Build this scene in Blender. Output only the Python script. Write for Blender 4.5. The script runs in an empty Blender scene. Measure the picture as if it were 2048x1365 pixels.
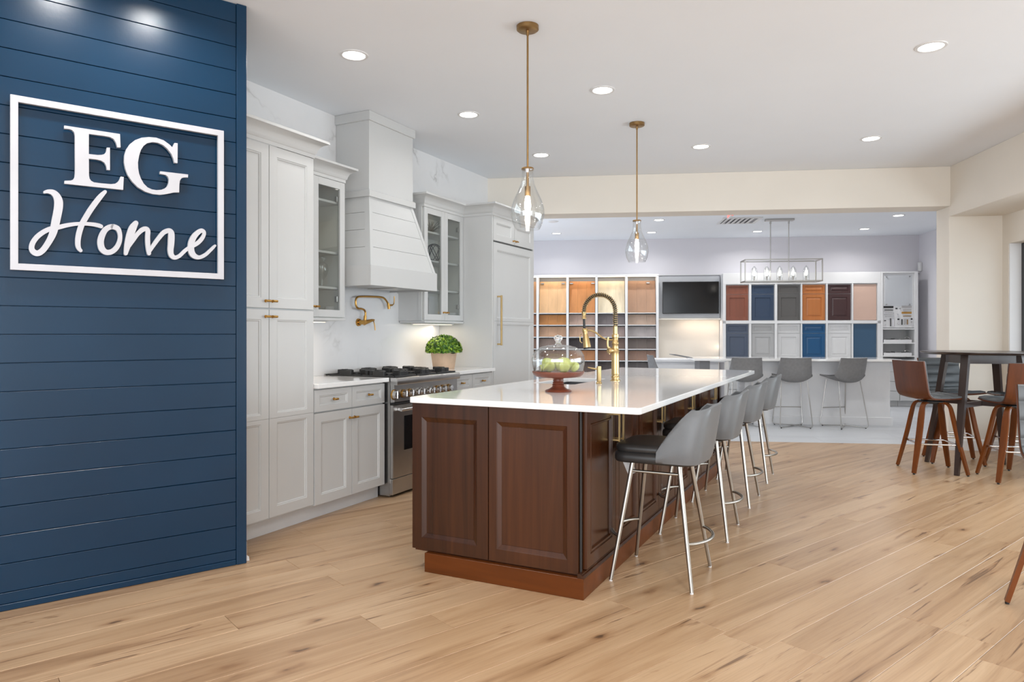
import bpy, bmesh, math, random
from mathutils import Vector, Matrix
random.seed(7)
sc = bpy.context.scene
col = sc.collection
PI = math.pi
R = math.radians

# ------------------------------------------------------------------ camera
FPX, HOR, CZ = 1409.0, 667.0, 1.25          # focal length in pixels, horizon row, eye height
cam = bpy.data.cameras.new('camera')
cam.sensor_width = 36.0
cam.lens = FPX / 2048.0 * 36.0
cam.shift_y = -(682.5 - HOR) / 2048.0
cam.clip_start = 0.05
camo = bpy.data.objects.new('camera', cam)
camo.location = (0, 0, CZ)
camo.rotation_euler = (PI / 2, 0, 0)
col.objects.link(camo)
sc.camera = camo

# the place has three directions: the kitchen, the blue wall (and floor planks), the building
ANG = {'K': R(26.75), 'W': R(51.5), 'B': R(6.8), 'P': R(50.2), 'O': 0.0}


def w_of(F, x, y):
    """frame (x to the right, y away) -> world xy"""
    a = ANG[F]
    return Vector((y * math.sin(a) + x * math.cos(a), y * math.cos(a) - x * math.sin(a)))


def f_of(F, X, Y):
    a = ANG[F]
    return (X * math.cos(a) - Y * math.sin(a), X * math.sin(a) + Y * math.cos(a))


def on_x(F, px, py, x):
    """a measured point of the photograph on the plane x = const of a frame -> (y, z)"""
    a = ANG[F]
    rx = (px - 1024.0) / FPX
    t = x / (rx * math.cos(a) - math.sin(a))
    return (t * (rx * math.sin(a) + math.cos(a)), CZ - t * (py - HOR) / FPX)


def on_z(F, px, py, z):
    t = (z - CZ) / (-(py - HOR) / FPX)
    return f_of(F, t * (px - 1024.0) / FPX, t)


# ------------------------------------------------------------------ world, light, exposure
world = bpy.data.worlds.new('World')
sc.world = world
world.use_nodes = True
bg = world.node_tree.nodes['Background']
bg.inputs[0].default_value = (0.88, 0.94, 1.0, 1)
bg.inputs[1].default_value = 1.6


def lamp(name, F, x, y, z, sx, sy, power, rgb, direction, spread=None, shape='RECTANGLE', parent=None):
    l = bpy.data.lights.new(name, 'AREA')
    l.shape = shape
    l.size = sx
    if shape in ('RECTANGLE', 'ELLIPSE'):
        l.size_y = sy
    l.energy = power
    l.color = rgb
    if spread:
        l.spread = spread
    o = bpy.data.objects.new(name, l)
    p = w_of(F, x, y)
    o.location = (p.x, p.y, z)
    a = ANG[F]
    d = Vector(direction)
    dw = Vector((d.y * math.sin(a) + d.x * math.cos(a), d.y * math.cos(a) - d.x * math.sin(a), d.z))
    o.rotation_euler = dw.to_track_quat('-Z', 'Y').to_euler()
    col.objects.link(o)
    return o


# daylight that comes in through the window front on the right and through the glazed shop front behind the camera
lamp('window_daylight', 'B', 4.75, 3.7, 1.35, 5.6, 1.7, 168, (0.88, 0.95, 1.0), (-1, 0, -0.45))
lamp('shopfront_daylight', 'B', -0.5, -3.6, 1.7, 7.5, 2.6, 285, (0.88, 0.94, 1.0), (0.05, 1, 0.02))
lamp('far_room_fill', 'B', -2.6, 10.8, 1.5, 3.2, 2.2, 60, (0.88, 0.93, 1.0), (1, 0, 0.0))  # unseen fill light inside the far room; no window is built there

sc.view_settings.view_transform = 'Standard'
sc.view_settings.look = 'None'
sc.view_settings.gamma = 1.0
sc.view_settings.use_curve_mapping = False
sc.view_settings.exposure = 0.2
sc.cycles.max_bounces = 10
sc.cycles.diffuse_bounces = 5
sc.cycles.glossy_bounces = 4
sc.cycles.transmission_bounces = 8
sc.cycles.transparent_max_bounces = 16
sc.cycles.sample_clamp_indirect = 6.0
sc.cycles.caustics_reflective = False
sc.cycles.caustics_refractive = False
sc.cycles.use_denoising = True


# ------------------------------------------------------------------ materials
def srgb(r, g, b):
    def f(c):
        c /= 255.0
        return c / 12.92 if c <= 0.04045 else ((c + 0.055) / 1.055) ** 2.4
    return (f(r), f(g), f(b), 1.0)


class NT:
    def __init__(s, name):
        s.m = bpy.data.materials.new(name)
        s.m.use_nodes = True
        s.t = s.m.node_tree
        s.b = s.t.nodes['Principled BSDF']

    def n(s, typ, **kw):
        nd = s.t.nodes.new(typ)
        for k, v in kw.items():
            if k.startswith('i_'):
                key = k[2:]
                key = int(key) if key.isdigit() else key.replace('_', ' ')
                nd.inputs[key].default_value = v
            else:
                setattr(nd, k, v)
        return nd

    def l(s, a, b):
        s.t.links.new(a, b)

    def ramp(s, fac, stops):
        r = s.t.nodes.new('ShaderNodeValToRGB')
        e = r.color_ramp.elements
        while len(e) < len(stops):
            e.new(0.5)
        for i, (p, c) in enumerate(stops):
            e[i].position = p
            e[i].color = c if len(c) == 4 else (*c, 1)
        s.l(fac, r.inputs[0])
        return r

    def coords(s, scale=(1, 1, 1), rnd=False, rot=(0, 0, 0)):
        tc = s.n('ShaderNodeTexCoord')
        mp = s.n('ShaderNodeMapping')
        mp.inputs['Scale'].default_value = scale
        mp.inputs['Rotation'].default_value = rot
        if rnd:
            oi = s.n('ShaderNodeObjectInfo')
            mul = s.n('ShaderNodeMath', operation='MULTIPLY', i_1=57.0)
            s.l(oi.outputs['Random'], mul.inputs[0])
            add = s.n('ShaderNodeVectorMath', operation='ADD')
            s.l(tc.outputs['Object'], add.inputs[0])
            cb = s.n('ShaderNodeCombineXYZ')
            s.l(mul.outputs[0], cb.inputs[0])
            s.l(mul.outputs[0], cb.inputs[1])
            s.l(mul.outputs[0], cb.inputs[2])
            s.l(cb.outputs[0], add.inputs[1])
            s.l(add.outputs[0], mp.inputs[0])
        else:
            s.l(tc.outputs['Object'], mp.inputs[0])
        return mp.outputs[0]

    def bump(s, h, strength=0.1, dist=0.002):
        b = s.n('ShaderNodeBump')
        b.inputs['Strength'].default_value = strength
        b.inputs['Distance'].default_value = dist
        s.l(h, b.inputs['Height'])
        s.l(b.outputs[0], s.b.inputs['Normal'])


def plain(name, rgb, rough=0.5, metal=0.0, noise=0.03, nscale=6.0, bump=0.0, bscale=200.0, spec=None, coat=0.0):
    t = NT(name)
    v = t.coords()
    nz = t.n('ShaderNodeTexNoise', i_Scale=nscale, i_Detail=3.0)
    t.l(v, nz.inputs['Vector'])
    c0 = tuple(c * (1 - noise) for c in rgb[:3])
    c1 = tuple(min(1, c * (1 + noise)) for c in rgb[:3])
    r = t.ramp(nz.outputs[0], [(0.3, c0), (0.7, c1)])
    t.l(r.outputs[0], t.b.inputs['Base Color'])
    t.b.inputs['Roughness'].default_value = rough
    t.b.inputs['Metallic'].default_value = metal
    if spec is not None:
        t.b.inputs['Specular IOR Level'].default_value = spec
    if coat:
        t.b.inputs['Coat Weight'].default_value = coat
        t.b.inputs['Coat Roughness'].default_value = 0.15
    if bump:
        b = t.n('ShaderNodeTexNoise', i_Scale=bscale, i_Detail=2.0)
        t.l(v, b.inputs['Vector'])
        t.bump(b.outputs[0], bump, 0.002)
    return t.m


def wood(name, stops, grain='z', rough=0.4, rnd=False, gscale=1.0, coat=0.0, bump=0.05, spec=0.5):
    t = NT(name)
    sc_ = {'x': (1.2, 26, 26), 'y': (26, 1.2, 26), 'z': (26, 26, 1.2)}[grain]
    sc_ = tuple(c * gscale for c in sc_)
    v = t.coords(sc_, rnd)
    n1 = t.n('ShaderNodeTexNoise', i_Scale=1.0, i_Detail=6.0, i_Roughness=0.6, i_Distortion=0.6)
    t.l(v, n1.inputs['Vector'])
    v2 = t.coords(tuple(c * 0.16 for c in sc_), rnd)
    n2 = t.n('ShaderNodeTexNoise', i_Scale=1.0, i_Detail=3.0)
    t.l(v2, n2.inputs['Vector'])
    mx = t.n('ShaderNodeMath', operation='MULTIPLY_ADD', i_1=0.55)
    t.l(n1.outputs[0], mx.inputs[0])
    m2 = t.n('ShaderNodeMath', operation='MULTIPLY', i_1=0.45)
    t.l(n2.outputs[0], m2.inputs[0])
    t.l(m2.outputs[0], mx.inputs[2])
    r = t.ramp(mx.outputs[0], stops)
    t.l(r.outputs[0], t.b.inputs['Base Color'])
    t.b.inputs['Roughness'].default_value = rough
    t.b.inputs['Specular IOR Level'].default_value = spec
    if coat:
        t.b.inputs['Coat Weight'].default_value = coat
        t.b.inputs['Coat Roughness'].default_value = 0.25
    t.bump(n1.outputs[0], bump, 0.001)
    return t.m


def three(c, d=0.75, u=1.2):
    a = srgb(*c)
    return [(0.36, tuple(x * d for x in a[:3])), (0.5, a[:3]), (0.64, tuple(min(1, x * u) for x in a[:3]))]


def oak_floor():
    t = NT('oak_plank')
    oi = t.n('ShaderNodeObjectInfo')
    v = t.coords((0.55, 9, 9), True)
    n1 = t.n('ShaderNodeTexNoise', i_Scale=1.0, i_Detail=7.0, i_Roughness=0.62, i_Distortion=0.9)
    t.l(v, n1.inputs['Vector'])
    v3 = t.coords((1.5, 150, 150), True)
    n3 = t.n('ShaderNodeTexNoise', i_Scale=1.0, i_Detail=3.0)
    t.l(v3, n3.inputs['Vector'])
    r = t.ramp(n1.outputs[0], [(0.28, srgb(146, 113, 82)), (0.43, srgb(176, 143, 109)), (0.58, srgb(191, 160, 126)), (0.75, srgb(172, 139, 104))])
    rr = t.ramp(oi.outputs['Random'], [(0.0, (0.82, 0.78, 0.75)), (0.25, (0.98, 0.95, 0.92)), (0.5, (1.05, 1.06, 1.08)), (0.75, (0.88, 0.85, 0.82)), (1.0, (1.08, 1.07, 1.06))])
    m = t.n('ShaderNodeMixRGB', blend_type='MULTIPLY')
    m.inputs[0].default_value = 1.0
    t.l(r.outputs[0], m.inputs[1])
    t.l(rr.outputs[0], m.inputs[2])
    # fine pores
    pr = t.ramp(n3.outputs[0], [(0.36, (0.86, 0.84, 0.82)), (0.5, (1, 1, 1))])
    m2 = t.n('ShaderNodeMixRGB', blend_type='MULTIPLY')
    m2.inputs[0].default_value = 0.6
    t.l(m.outputs[0], m2.inputs[1])
    t.l(pr.outputs[0], m2.inputs[2])
    # knots
    vk = t.coords((1.9, 5.2, 5.2), True)
    nd = t.n('ShaderNodeTexNoise', i_Scale=5.0, i_Detail=3.0)
    t.l(vk, nd.inputs['Vector'])
    mxv = t.n('ShaderNodeMixRGB', blend_type='ADD')
    mxv.inputs[0].default_value = 0.22
    t.l(vk, mxv.inputs[1])
    t.l(nd.outputs['Color'], mxv.inputs[2])
    vo = t.n('ShaderNodeTexVoronoi', i_Scale=1.0)
    vo.inputs['Randomness'].default_value = 1.0
    t.l(mxv.outputs[0], vo.inputs['Vector'])
    kn = t.ramp(vo.outputs['Distance'], [(0.0, (0.10, 0.08, 0.07)), (0.035, (0.22, 0.17, 0.14)), (0.06, (0.62, 0.52, 0.45)), (0.12, (0.88, 0.83, 0.78)), (0.2, (1, 1, 1))])
    m3 = t.n('ShaderNodeMixRGB', blend_type='MULTIPLY')
    m3.inputs[0].default_value = 0.85
    t.l(m2.outputs[0], m3.inputs[1])
    t.l(kn.outputs[0], m3.inputs[2])
    # thin dark splits and streaks along the grain
    vs = t.coords((0.9, 14, 14), True)
    ns = t.n('ShaderNodeTexNoise', i_Scale=1.0, i_Detail=4.0, i_Roughness=0.7, i_Distortion=1.6)
    t.l(vs, ns.inputs['Vector'])
    st = t.ramp(ns.outputs[0], [(0.335, (0.28, 0.22, 0.19)), (0.355, (0.74, 0.66, 0.60)), (0.41, (1, 1, 1))])
    m4 = t.n('ShaderNodeMixRGB', blend_type='MULTIPLY')
    m4.inputs[0].default_value = 0.8
    t.l(m3.outputs[0], m4.inputs[1])
    t.l(st.outputs[0], m4.inputs[2])
    t.l(m4.outputs[0], t.b.inputs['Base Color'])
    t.b.inputs['Roughness'].default_value = 0.33
    t.b.inputs['Specular IOR Level'].default_value = 0.75
    t.bump(n3.outputs[0], 0.08, 0.001)
    return t.m


def marble(name, amount=0.5, seed=0.0, base=(0.80, 0.80, 0.805), rough=0.12):
    t = NT(name)
    v = t.coords((1, 1, 1), rot=(0.5, 0.3, 0.2))
    n0 = t.n('ShaderNodeTexNoise', i_Scale=0.9, i_Detail=5.0, i_Roughness=0.6)
    t.l(v, n0.inputs['Vector'])
    mx = t.n('ShaderNodeMixRGB', blend_type='ADD')
    mx.inputs[0].default_value = 1.1
    t.l(v, mx.inputs[1])
    t.l(n0.outputs['Color'], mx.inputs[2])
    n1 = t.n('ShaderNodeTexNoise', i_Scale=1.15, i_Detail=5.0, i_Roughness=0.5)
    t.l(mx.outputs[0], n1.inputs['Vector'])
    sub = t.n('ShaderNodeMath', operation='SUBTRACT', i_1=0.5)
    t.l(n1.outputs[0], sub.inputs[0])
    ab = t.n('ShaderNodeMath', operation='ABSOLUTE')
    t.l(sub.outputs[0], ab.inputs[0])
    n2 = t.n('ShaderNodeTexNoise', i_Scale=2.2, i_Detail=1.0)
    t.l(v, n2.inputs['Vector'])
    msk = t.ramp(n2.outputs[0], [(0.5, (0, 0, 0)), (0.68, (1, 1, 1))])
    vein = t.ramp(ab.outputs[0], [(0.0, (1, 1, 1)), (0.012, (0.25, 0.25, 0.25)), (0.035, (0, 0, 0))])
    f = t.n('ShaderNodeMath', operation='MULTIPLY')
    t.l(msk.outputs[0], f.inputs[0])
    t.l(vein.outputs[0], f.inputs[1])
    f2 = t.n('ShaderNodeMath', operation='MULTIPLY', i_1=amount)
    t.l(f.outputs[0], f2.inputs[0])
    cl = t.ramp(n0.outputs[0], [(0.35, tuple(c * 0.94 for c in base)), (0.6, base)])
    m = t.n('ShaderNodeMixRGB')
    t.l(f2.outputs[0], m.inputs[0])
    t.l(cl.outputs[0], m.inputs[1])
    m.inputs[2].default_value = (0.42, 0.41, 0.40, 1)
    t.l(m.outputs[0], t.b.inputs['Base Color'])
    t.b.inputs['Roughness'].default_value = rough
    return t.m


def glass(name, tint=(1, 1, 1), rough=0.0, edge=0.12):
    """thin glass: clear pass-through with fresnel reflection"""
    t = NT(name)
    t.t.nodes.remove(t.b)
    out = t.t.nodes['Material Output']
    tr = t.n('ShaderNodeBsdfTransparent')
    tr.inputs[0].default_value = (*tint, 1)
    gl = t.n('ShaderNodeBsdfGlossy')
    gl.inputs['Roughness'].default_value = rough + 0.01
    lw = t.n('ShaderNodeLayerWeight')
    pw = t.n('ShaderNodeMath', operation='POWER', i_1=3.5)
    t.l(lw.outputs['Facing'], pw.inputs[0])
    ad = t.n('ShaderNodeMath', operation='MULTIPLY_ADD', i_1=0.55, i_2=edge * 0.35)
    t.l(pw.outputs[0], ad.inputs[0])
    mx = t.n('ShaderNodeMixShader')
    t.l(ad.outputs[0], mx.inputs[0])
    t.l(tr.outputs[0], mx.inputs[1])
    t.l(gl.outputs[0], mx.inputs[2])
    t.l(mx.outputs[0], out.inputs[0])
    return t.m


def emit(name, rgb, strength):
    t = NT(name)
    t.b.inputs['Base Color'].default_value = (*rgb, 1)
    t.b.inputs['Emission Color'].default_value = (*rgb, 1)
    t.b.inputs['Emission Strength'].default_value = strength
    return t.m


M = {}
M['ceiling'] = plain('ceiling_paint', (0.82, 0.85, 0.89), 0.9, noise=0.01, nscale=1.5)
M['cream'] = plain('cream_wall_paint', srgb(226, 219, 208), 0.85, noise=0.015, nscale=2)
M['greywall'] = plain('pale_grey_wall_paint', srgb(216, 214, 219), 0.85, noise=0.012, nscale=2)
M['whitewall'] = plain('white_wall_paint', srgb(232, 232, 232), 0.8, noise=0.01)
M['blue'] = plain('navy_shiplap_paint', srgb(6, 43, 68), 0.27, noise=0.12, nscale=1.4, bump=0.12, bscale=60, spec=0.4)
M['cab'] = plain('white_cabinet_paint', (0.565, 0.57, 0.565), 0.38, noise=0.01, nscale=3)
M['cabin'] = plain('cabinet_interior', (0.66, 0.66, 0.62), 0.55, noise=0.02)
M['kick'] = plain('toe_kick_paint', (0.68, 0.69, 0.70), 0.35, noise=0.03)
M['quartz'] = plain('white_quartz', (0.82, 0.82, 0.815), 0.06, noise=0.015, nscale=30, spec=0.6)
M['marble'] = marble('veined_marble', 0.75)
M['marble_bs'] = marble('quartz_backsplash', 0.45)
M['brass'] = plain('brushed_brass', srgb(196, 152, 84), 0.28, 1.0, noise=0.06, nscale=20)
M['abrass'] = plain('aged_brass', srgb(158, 126, 84), 0.35, 1.0, noise=0.08, nscale=20)
M['brassp'] = plain('pale_brass', srgb(200, 172, 122), 0.30, 1.0, noise=0.05, nscale=20)
M['steel'] = plain('stainless_steel', (0.50, 0.49, 0.475), 0.30, 1.0, noise=0.05, nscale=8)
M['steelb'] = plain('bright_steel', (0.75, 0.75, 0.75), 0.18, 1.0, noise=0.03)
M['nickel'] = plain('warm_nickel', (0.40, 0.375, 0.335), 0.33, 1.0, noise=0.05, nscale=10)
M['chrome'] = plain('polished_chrome', (0.85, 0.85, 0.86), 0.08, 1.0, noise=0.01)
M['iron'] = plain('cast_iron', (0.022, 0.022, 0.022), 0.45, 0.0, noise=0.1, nscale=40, bump=0.15, bscale=300)
M['black'] = plain('black_gloss', (0.008, 0.008, 0.009), 0.08, noise=0.0)
M['blackm'] = plain('black_matt', (0.015, 0.015, 0.015), 0.5, noise=0.05)
M['screen'] = plain('television_glass', (0.004, 0.004, 0.005), 0.12, noise=0.0, spec=0.25)
M['leather_g'] = plain('grey_leather', srgb(102, 104, 106), 0.44, noise=0.05, nscale=9, bump=0.12, bscale=260)
M['leather_b'] = plain('black_leather', srgb(44, 43, 43), 0.36, noise=0.08, nscale=9, bump=0.15, bscale=260)
M['leather_d'] = plain('slate_leather', srgb(92, 95, 97), 0.40, noise=0.06, nscale=9, bump=0.12, bscale=260)
M['fabric_g'] = plain('grey_faux_leather', srgb(120, 120, 121), 0.62, noise=0.07, nscale=30, bump=0.1, bscale=400)
M['ply'] = wood('walnut_plywood', three((84, 42, 16), 0.6, 1.4), 'z', 0.34, coat=0.0, spec=0.3, gscale=0.8)
M['plye'] = plain('plywood_edge', srgb(150, 120, 92), 0.5, noise=0.1, nscale=50)
M['walnut'] = wood('walnut_leg', three((106, 56, 20), 0.65, 1.25), 'z', 0.36, gscale=0.8, coat=0.0, spec=0.3)
M['wenge'] = wood('dark_stained_wood', three((58, 46, 42), 0.8, 1.2), 'z', 0.30, gscale=0.8, coat=0.2)
M['cherry'] = wood('stained_cherry', three((60, 31, 13), 0.55, 1.6), 'z', 0.26, gscale=0.6, coat=0.0, spec=0.42, bump=0.03, rnd=True)
M['cherryx'] = wood('stained_cherry_horizontal', three((92, 46, 13), 0.72, 1.25), 'x', 0.34, gscale=0.6, coat=0.0, spec=0.25, bump=0.03)
M['mahog'] = wood('mahogany_stand', three((110, 56, 38), 0.72, 1.25), 'x', 0.35, gscale=1.5, coat=0.2)
M['oak'] = oak_floor()
M['greyfloor'] = wood('grey_floor', three((196, 199, 203), 0.9, 1.05), 'x', 0.30, rnd=True, gscale=0.4, bump=0.02)
M['glass'] = glass('clear_glass', (0.985, 0.99, 0.99), edge=0.25)
M['solid_glass'] = None
M['pane'] = glass('cabinet_glass', (0.90, 0.915, 0.905), edge=0.2)
M['wglass'] = glass('window_glass', (0.95, 0.97, 0.98), edge=0.3)
M['acrylic'] = glass('acrylic_sheet', (0.97, 0.98, 0.99), rough=0.02, edge=0.15)
M['led'] = emit('downlight_diffuser', (1.0, 0.97, 0.92), 9.0)
M['bulb'] = emit('filament_bulb', (1.0, 0.90, 0.74), 22.0)
M['bulbc'] = emit('candle_bulb', (1.0, 0.93, 0.82), 16.0)
M['exit'] = emit('exit_red', (1.0, 0.16, 0.12), 1.2)
M['strip'] = emit('led_strip', (1.0, 0.80, 0.58), 2.0)
M['whitep'] = plain('white_plastic', (0.70, 0.70, 0.70), 0.4, noise=0.01)
M['sign'] = plain('brushed_white_metal', (0.50, 0.50, 0.53), 0.35, 0.25, noise=0.05, nscale=5)
M['terra'] = plain('pale_terracotta', srgb(196, 168, 142), 0.8, noise=0.10, nscale=12, bump=0.2, bscale=80)
M['soil'] = plain('potting_soil', (0.03, 0.02, 0.015), 0.95)
M['winframe'] = plain('dark_window_frame', (0.035, 0.037, 0.04), 0.4)
M['greypanel'] = plain('grey_panel', srgb(176, 178, 182), 0.5, noise=0.02)
M['greybox'] = plain('grey_laminate', srgb(128, 128, 130), 0.5, noise=0.03)
M['barwhite'] = plain('bar_front_paint', srgb(222, 223, 225), 0.45, noise=0.02)
M['sinkm'] = plain('dark_sink', (0.10, 0.10, 0.105), 0.35, 0.5)
M['gapshade'] = plain('door_gap_shade', (0.10, 0.10, 0.10), 0.7)
M['paper'] = plain('paper_tag', (0.75, 0.76, 0.77), 0.6, noise=0.12, nscale=40)


t_ = NT('solid_glass')
t_.b.inputs['Base Color'].default_value = (1, 1, 1, 1)
t_.b.inputs['Transmission Weight'].default_value = 1.0
t_.b.inputs['Roughness'].default_value = 0.02
t_.b.inputs['IOR'].default_value = 1.45
M['solid_glass'] = t_.m


def leafmat():
    t = NT('boxwood_leaf')
    v = t.coords()
    n = t.n('ShaderNodeTexNoise', i_Scale=35.0, i_Detail=2.0)
    t.l(v, n.inputs['Vector'])
    r = t.ramp(n.outputs[0], [(0.3, srgb(24, 56, 8)), (0.48, srgb(66, 112, 18)), (0.68, srgb(160, 190, 50))])
    t.l(r.outputs[0], t.b.inputs['Base Color'])
    t.b.inputs['Roughness'].default_value = 0.45
    t.b.inputs['Subsurface Weight'].default_value = 0.0
    return t.m


M['leaf'] = leafmat()
M['fruit'] = plain('pale_green_skin', srgb(196, 204, 104), 0.35, noise=0.14, nscale=14, coat=0.2)


# ------------------------------------------------------------------ mesh builder
class MB:
    def __init__(s):
        s.bm = bmesh.new()

    def box(s, x0, x1, y0, y1, z0, z1, bev=0.0, seg=1):
        tmp = bmesh.new()
        bmesh.ops.create_cube(tmp, size=1.0)
        for v in tmp.verts:
            v.co = Vector(((x0 + x1) / 2 + v.co.x * (x1 - x0), (y0 + y1) / 2 + v.co.y * (y1 - y0), (z0 + z1) / 2 + v.co.z * (z1 - z0)))
        if bev:
            bmesh.ops.bevel(tmp, geom=tmp.edges[:], offset=bev, segments=seg, affect='EDGES', profile=0.5)
        s.merge(tmp)
        return s

    def merge(s, tmp, mat=None):
        if mat is not None:
            bmesh.ops.transform(tmp, matrix=mat, verts=tmp.verts[:])
        me = bpy.data.meshes.new('tmp')
        tmp.to_mesh(me)
        tmp.free()
        s.bm.from_mesh(me)
        bpy.data.meshes.remove(me)

    def verts_faces(s, vs, fs):
        vv = [s.bm.verts.new(v) for v in vs]
        for f in fs:
            try:
                s.bm.faces.new([vv[i] for i in f])
            except ValueError:
                pass
        return s

    def prism(s, pts, d0, d1, plane='xy', bev=0.0, seg=2):
        """2D polygon pushed from d0 to d1 along the missing axis"""
        mp = {'xy': lambda a, b, d: (a, b, d), 'yz': lambda a, b, d: (d, a, b), 'xz': lambda a, b, d: (a, d, b)}[plane]
        tmp = bmesh.new()
        n = len(pts)
        lo = [tmp.verts.new(mp(a, b, d0)) for a, b in pts]
        hi = [tmp.verts.new(mp(a, b, d1)) for a, b in pts]
        f0 = tmp.faces.new(lo[::-1])
        f1 = tmp.faces.new(hi)
        for i in range(n):
            tmp.faces.new((lo[i], lo[(i + 1) % n], hi[(i + 1) % n], hi[i]))
        bmesh.ops.recalc_face_normals(tmp, faces=tmp.faces[:])
        if bev:
            ed = list(set(f0.edges[:] + f1.edges[:]))
            bmesh.ops.bevel(tmp, geom=ed, offset=bev, segments=seg, affect='EDGES', profile=0.5)
        if n > 4:
            bmesh.ops.triangulate(tmp, faces=[f for f in tmp.faces if len(f.verts) > 4])
        s.merge(tmp)
        return s

    def cyl(s, p0, p1, r0, r1=None, n=16, caps=True):
        r1 = r0 if r1 is None else r1
        return s.tube([p0, p1], [r0, r1], n, caps)

    def tube(s, pts, r, n=10, caps=True, closed=False, flat=None):
        """round (or flat = (wide, thick)) tube along a path, radius per point"""
        pts = [Vector(p) for p in pts]
        m = len(pts)
        rr = r if isinstance(r, (list, tuple)) else [r] * m
        rings = []
        prev = None
        for i, p in enumerate(pts):
            if closed:
                d = (pts[(i + 1) % m] - pts[i - 1]).normalized()
            else:
                d = (pts[min(i + 1, m - 1)] - pts[max(i - 1, 0)]).normalized()
            if prev is None:
                up = Vector((0, 0, 1)) if abs(d.z) < 0.9 else Vector((1, 0, 0))
                a = d.cross(up).normalized()
            else:
                a = (prev - d * prev.dot(d)).normalized()
            prev = a
            b = d.cross(a)
            ring = []
            for k in range(n):
                t = 2 * PI * k / n
                ring.append(s.bm.verts.new(p + (a * math.cos(t) + b * math.sin(t)) * rr[i]))
            rings.append(ring)
        lim = m if closed else m - 1
        for i in range(lim):
            A, B_ = rings[i], rings[(i + 1) % m]
            for k in range(n):
                s.bm.faces.new((A[k], A[(k + 1) % n], B_[(k + 1) % n], B_[k]))
        if caps and not closed:
            s.bm.faces.new(rings[0][::-1])
            s.bm.faces.new(rings[-1])
        return s

    def bar(s, pts, side, w, t):
        """flat strip: path pts, side = unit vector of its width (or list), w wide, t thick"""
        pts = [Vector(p) for p in pts]
        m = len(pts)
        sides = side if isinstance(side, list) else [side] * m
        ws = w if isinstance(w, (list, tuple)) else [w] * m
        ts = t if isinstance(t, (list, tuple)) else [t] * m
        rings = []
        for i, p in enumerate(pts):
            d = (pts[min(i + 1, m - 1)] - pts[max(i - 1, 0)]).normalized()
            a = Vector(sides[i]).normalized()
            b = d.cross(a).normalized()
            rings.append([s.bm.verts.new(p + a * ws[i] / 2 * sx + b * ts[i] / 2 * sy) for sx, sy in ((-1, -1), (1, -1), (1, 1), (-1, 1))])
        for i in range(m - 1):
            for k in range(4):
                s.bm.faces.new((rings[i][k], rings[i][(k + 1) % 4], rings[i + 1][(k + 1) % 4], rings[i + 1][k]))
        s.bm.faces.new(rings[0][::-1])
        s.bm.faces.new(rings[-1])
        return s

    def lathe(s, prof, c=(0, 0, 0), n=32, sx=1.0, sy=1.0, rib=None):
        """profile [(r, z)] turned about a vertical axis; ends with r = 0 are closed"""
        rings = []
        for r, z in prof:
            if r < 1e-6:
                rings.append([s.bm.verts.new((c[0], c[1], c[2] + z))])
            else:
                ring = []
                for k in range(n):
                    t = 2 * PI * k / n
                    q = r * (rib(t, z) if rib else 1.0)
                    ring.append(s.bm.verts.new((c[0] + q * sx * math.cos(t), c[1] + q * sy * math.sin(t), c[2] + z)))
                rings.append(ring)
        for A, B_ in zip(rings[:-1], rings[1:]):
            if len(A) == 1 and len(B_) == 1:
                continue
            for k in range(n):
                k2 = (k + 1) % n
                if len(A) == 1:
                    s.bm.faces.new((A[0], B_[k2], B_[k]))
                elif len(B_) == 1:
                    s.bm.faces.new((A[k], A[k2], B_[0]))
                else:
                    s.bm.faces.new((A[k], A[k2], B_[k2], B_[k]))
        return s

    def sweep(s, path, prof, closed_ends=True):
        """moulding: 2D path (x, y), profile [(out, z)], out = to the right of travel"""
        P = [Vector(p) for p in path]
        m = len(P)
        nr = []
        for i in range(m - 1):
            d = (P[i + 1] - P[i]).normalized()
            nr.append(Vector((d.y, -d.x)))
        offs = []
        for i in range(m):
            if i == 0:
                offs.append(nr[0])
            elif i == m - 1:
                offs.append(nr[-1])
            else:
                a, b = nr[i - 1], nr[i]
                k = (a + b) / (1 + a.dot(b))
                offs.append(k)
        rings = [[s.bm.verts.new((P[i].x + offs[i].x * o, P[i].y + offs[i].y * o, z)) for o, z in prof] for i in range(m)]
        n = len(prof)
        for i in range(m - 1):
            for k in range(n):
                s.bm.faces.new((rings[i][k], rings[i][(k + 1) % n], rings[i + 1][(k + 1) % n], rings[i + 1][k]))
        s.bm.faces.new(rings[0][::-1])
        s.bm.faces.new(rings[-1])
        return s

    def panel(s, face, side, a0, a1, b0, b1, rings, t=0.02, axis='x'):
        """framed door lying in a plane: face coordinate, side = +1/-1 = where it looks,
        rings = [(left, right, bottom, top insets, depth)], last one is the panel"""
        def mp(a, b, d):
            return (face + side * d, a, b) if axis == 'x' else (a, face + side * d, b)
        rs = [(0, 0, 0, 0, -t)] + rings
        loops = []
        for (l, r, bo, to, d) in rs:
            loops.append([s.bm.verts.new(mp(a, b, d)) for a, b in ((a0 + l, b0 + bo), (a1 - r, b0 + bo), (a1 - r, b1 - to), (a0 + l, b1 - to))])
        s.bm.faces.new(loops[0][::-1])
        for A, B_ in zip(loops[:-1], loops[1:]):
            for k in range(4):
                s.bm.faces.new((A[k], A[(k + 1) % 4], B_[(k + 1) % 4], B_[k]))
        s.bm.faces.new(loops[-1])
        return s

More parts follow.
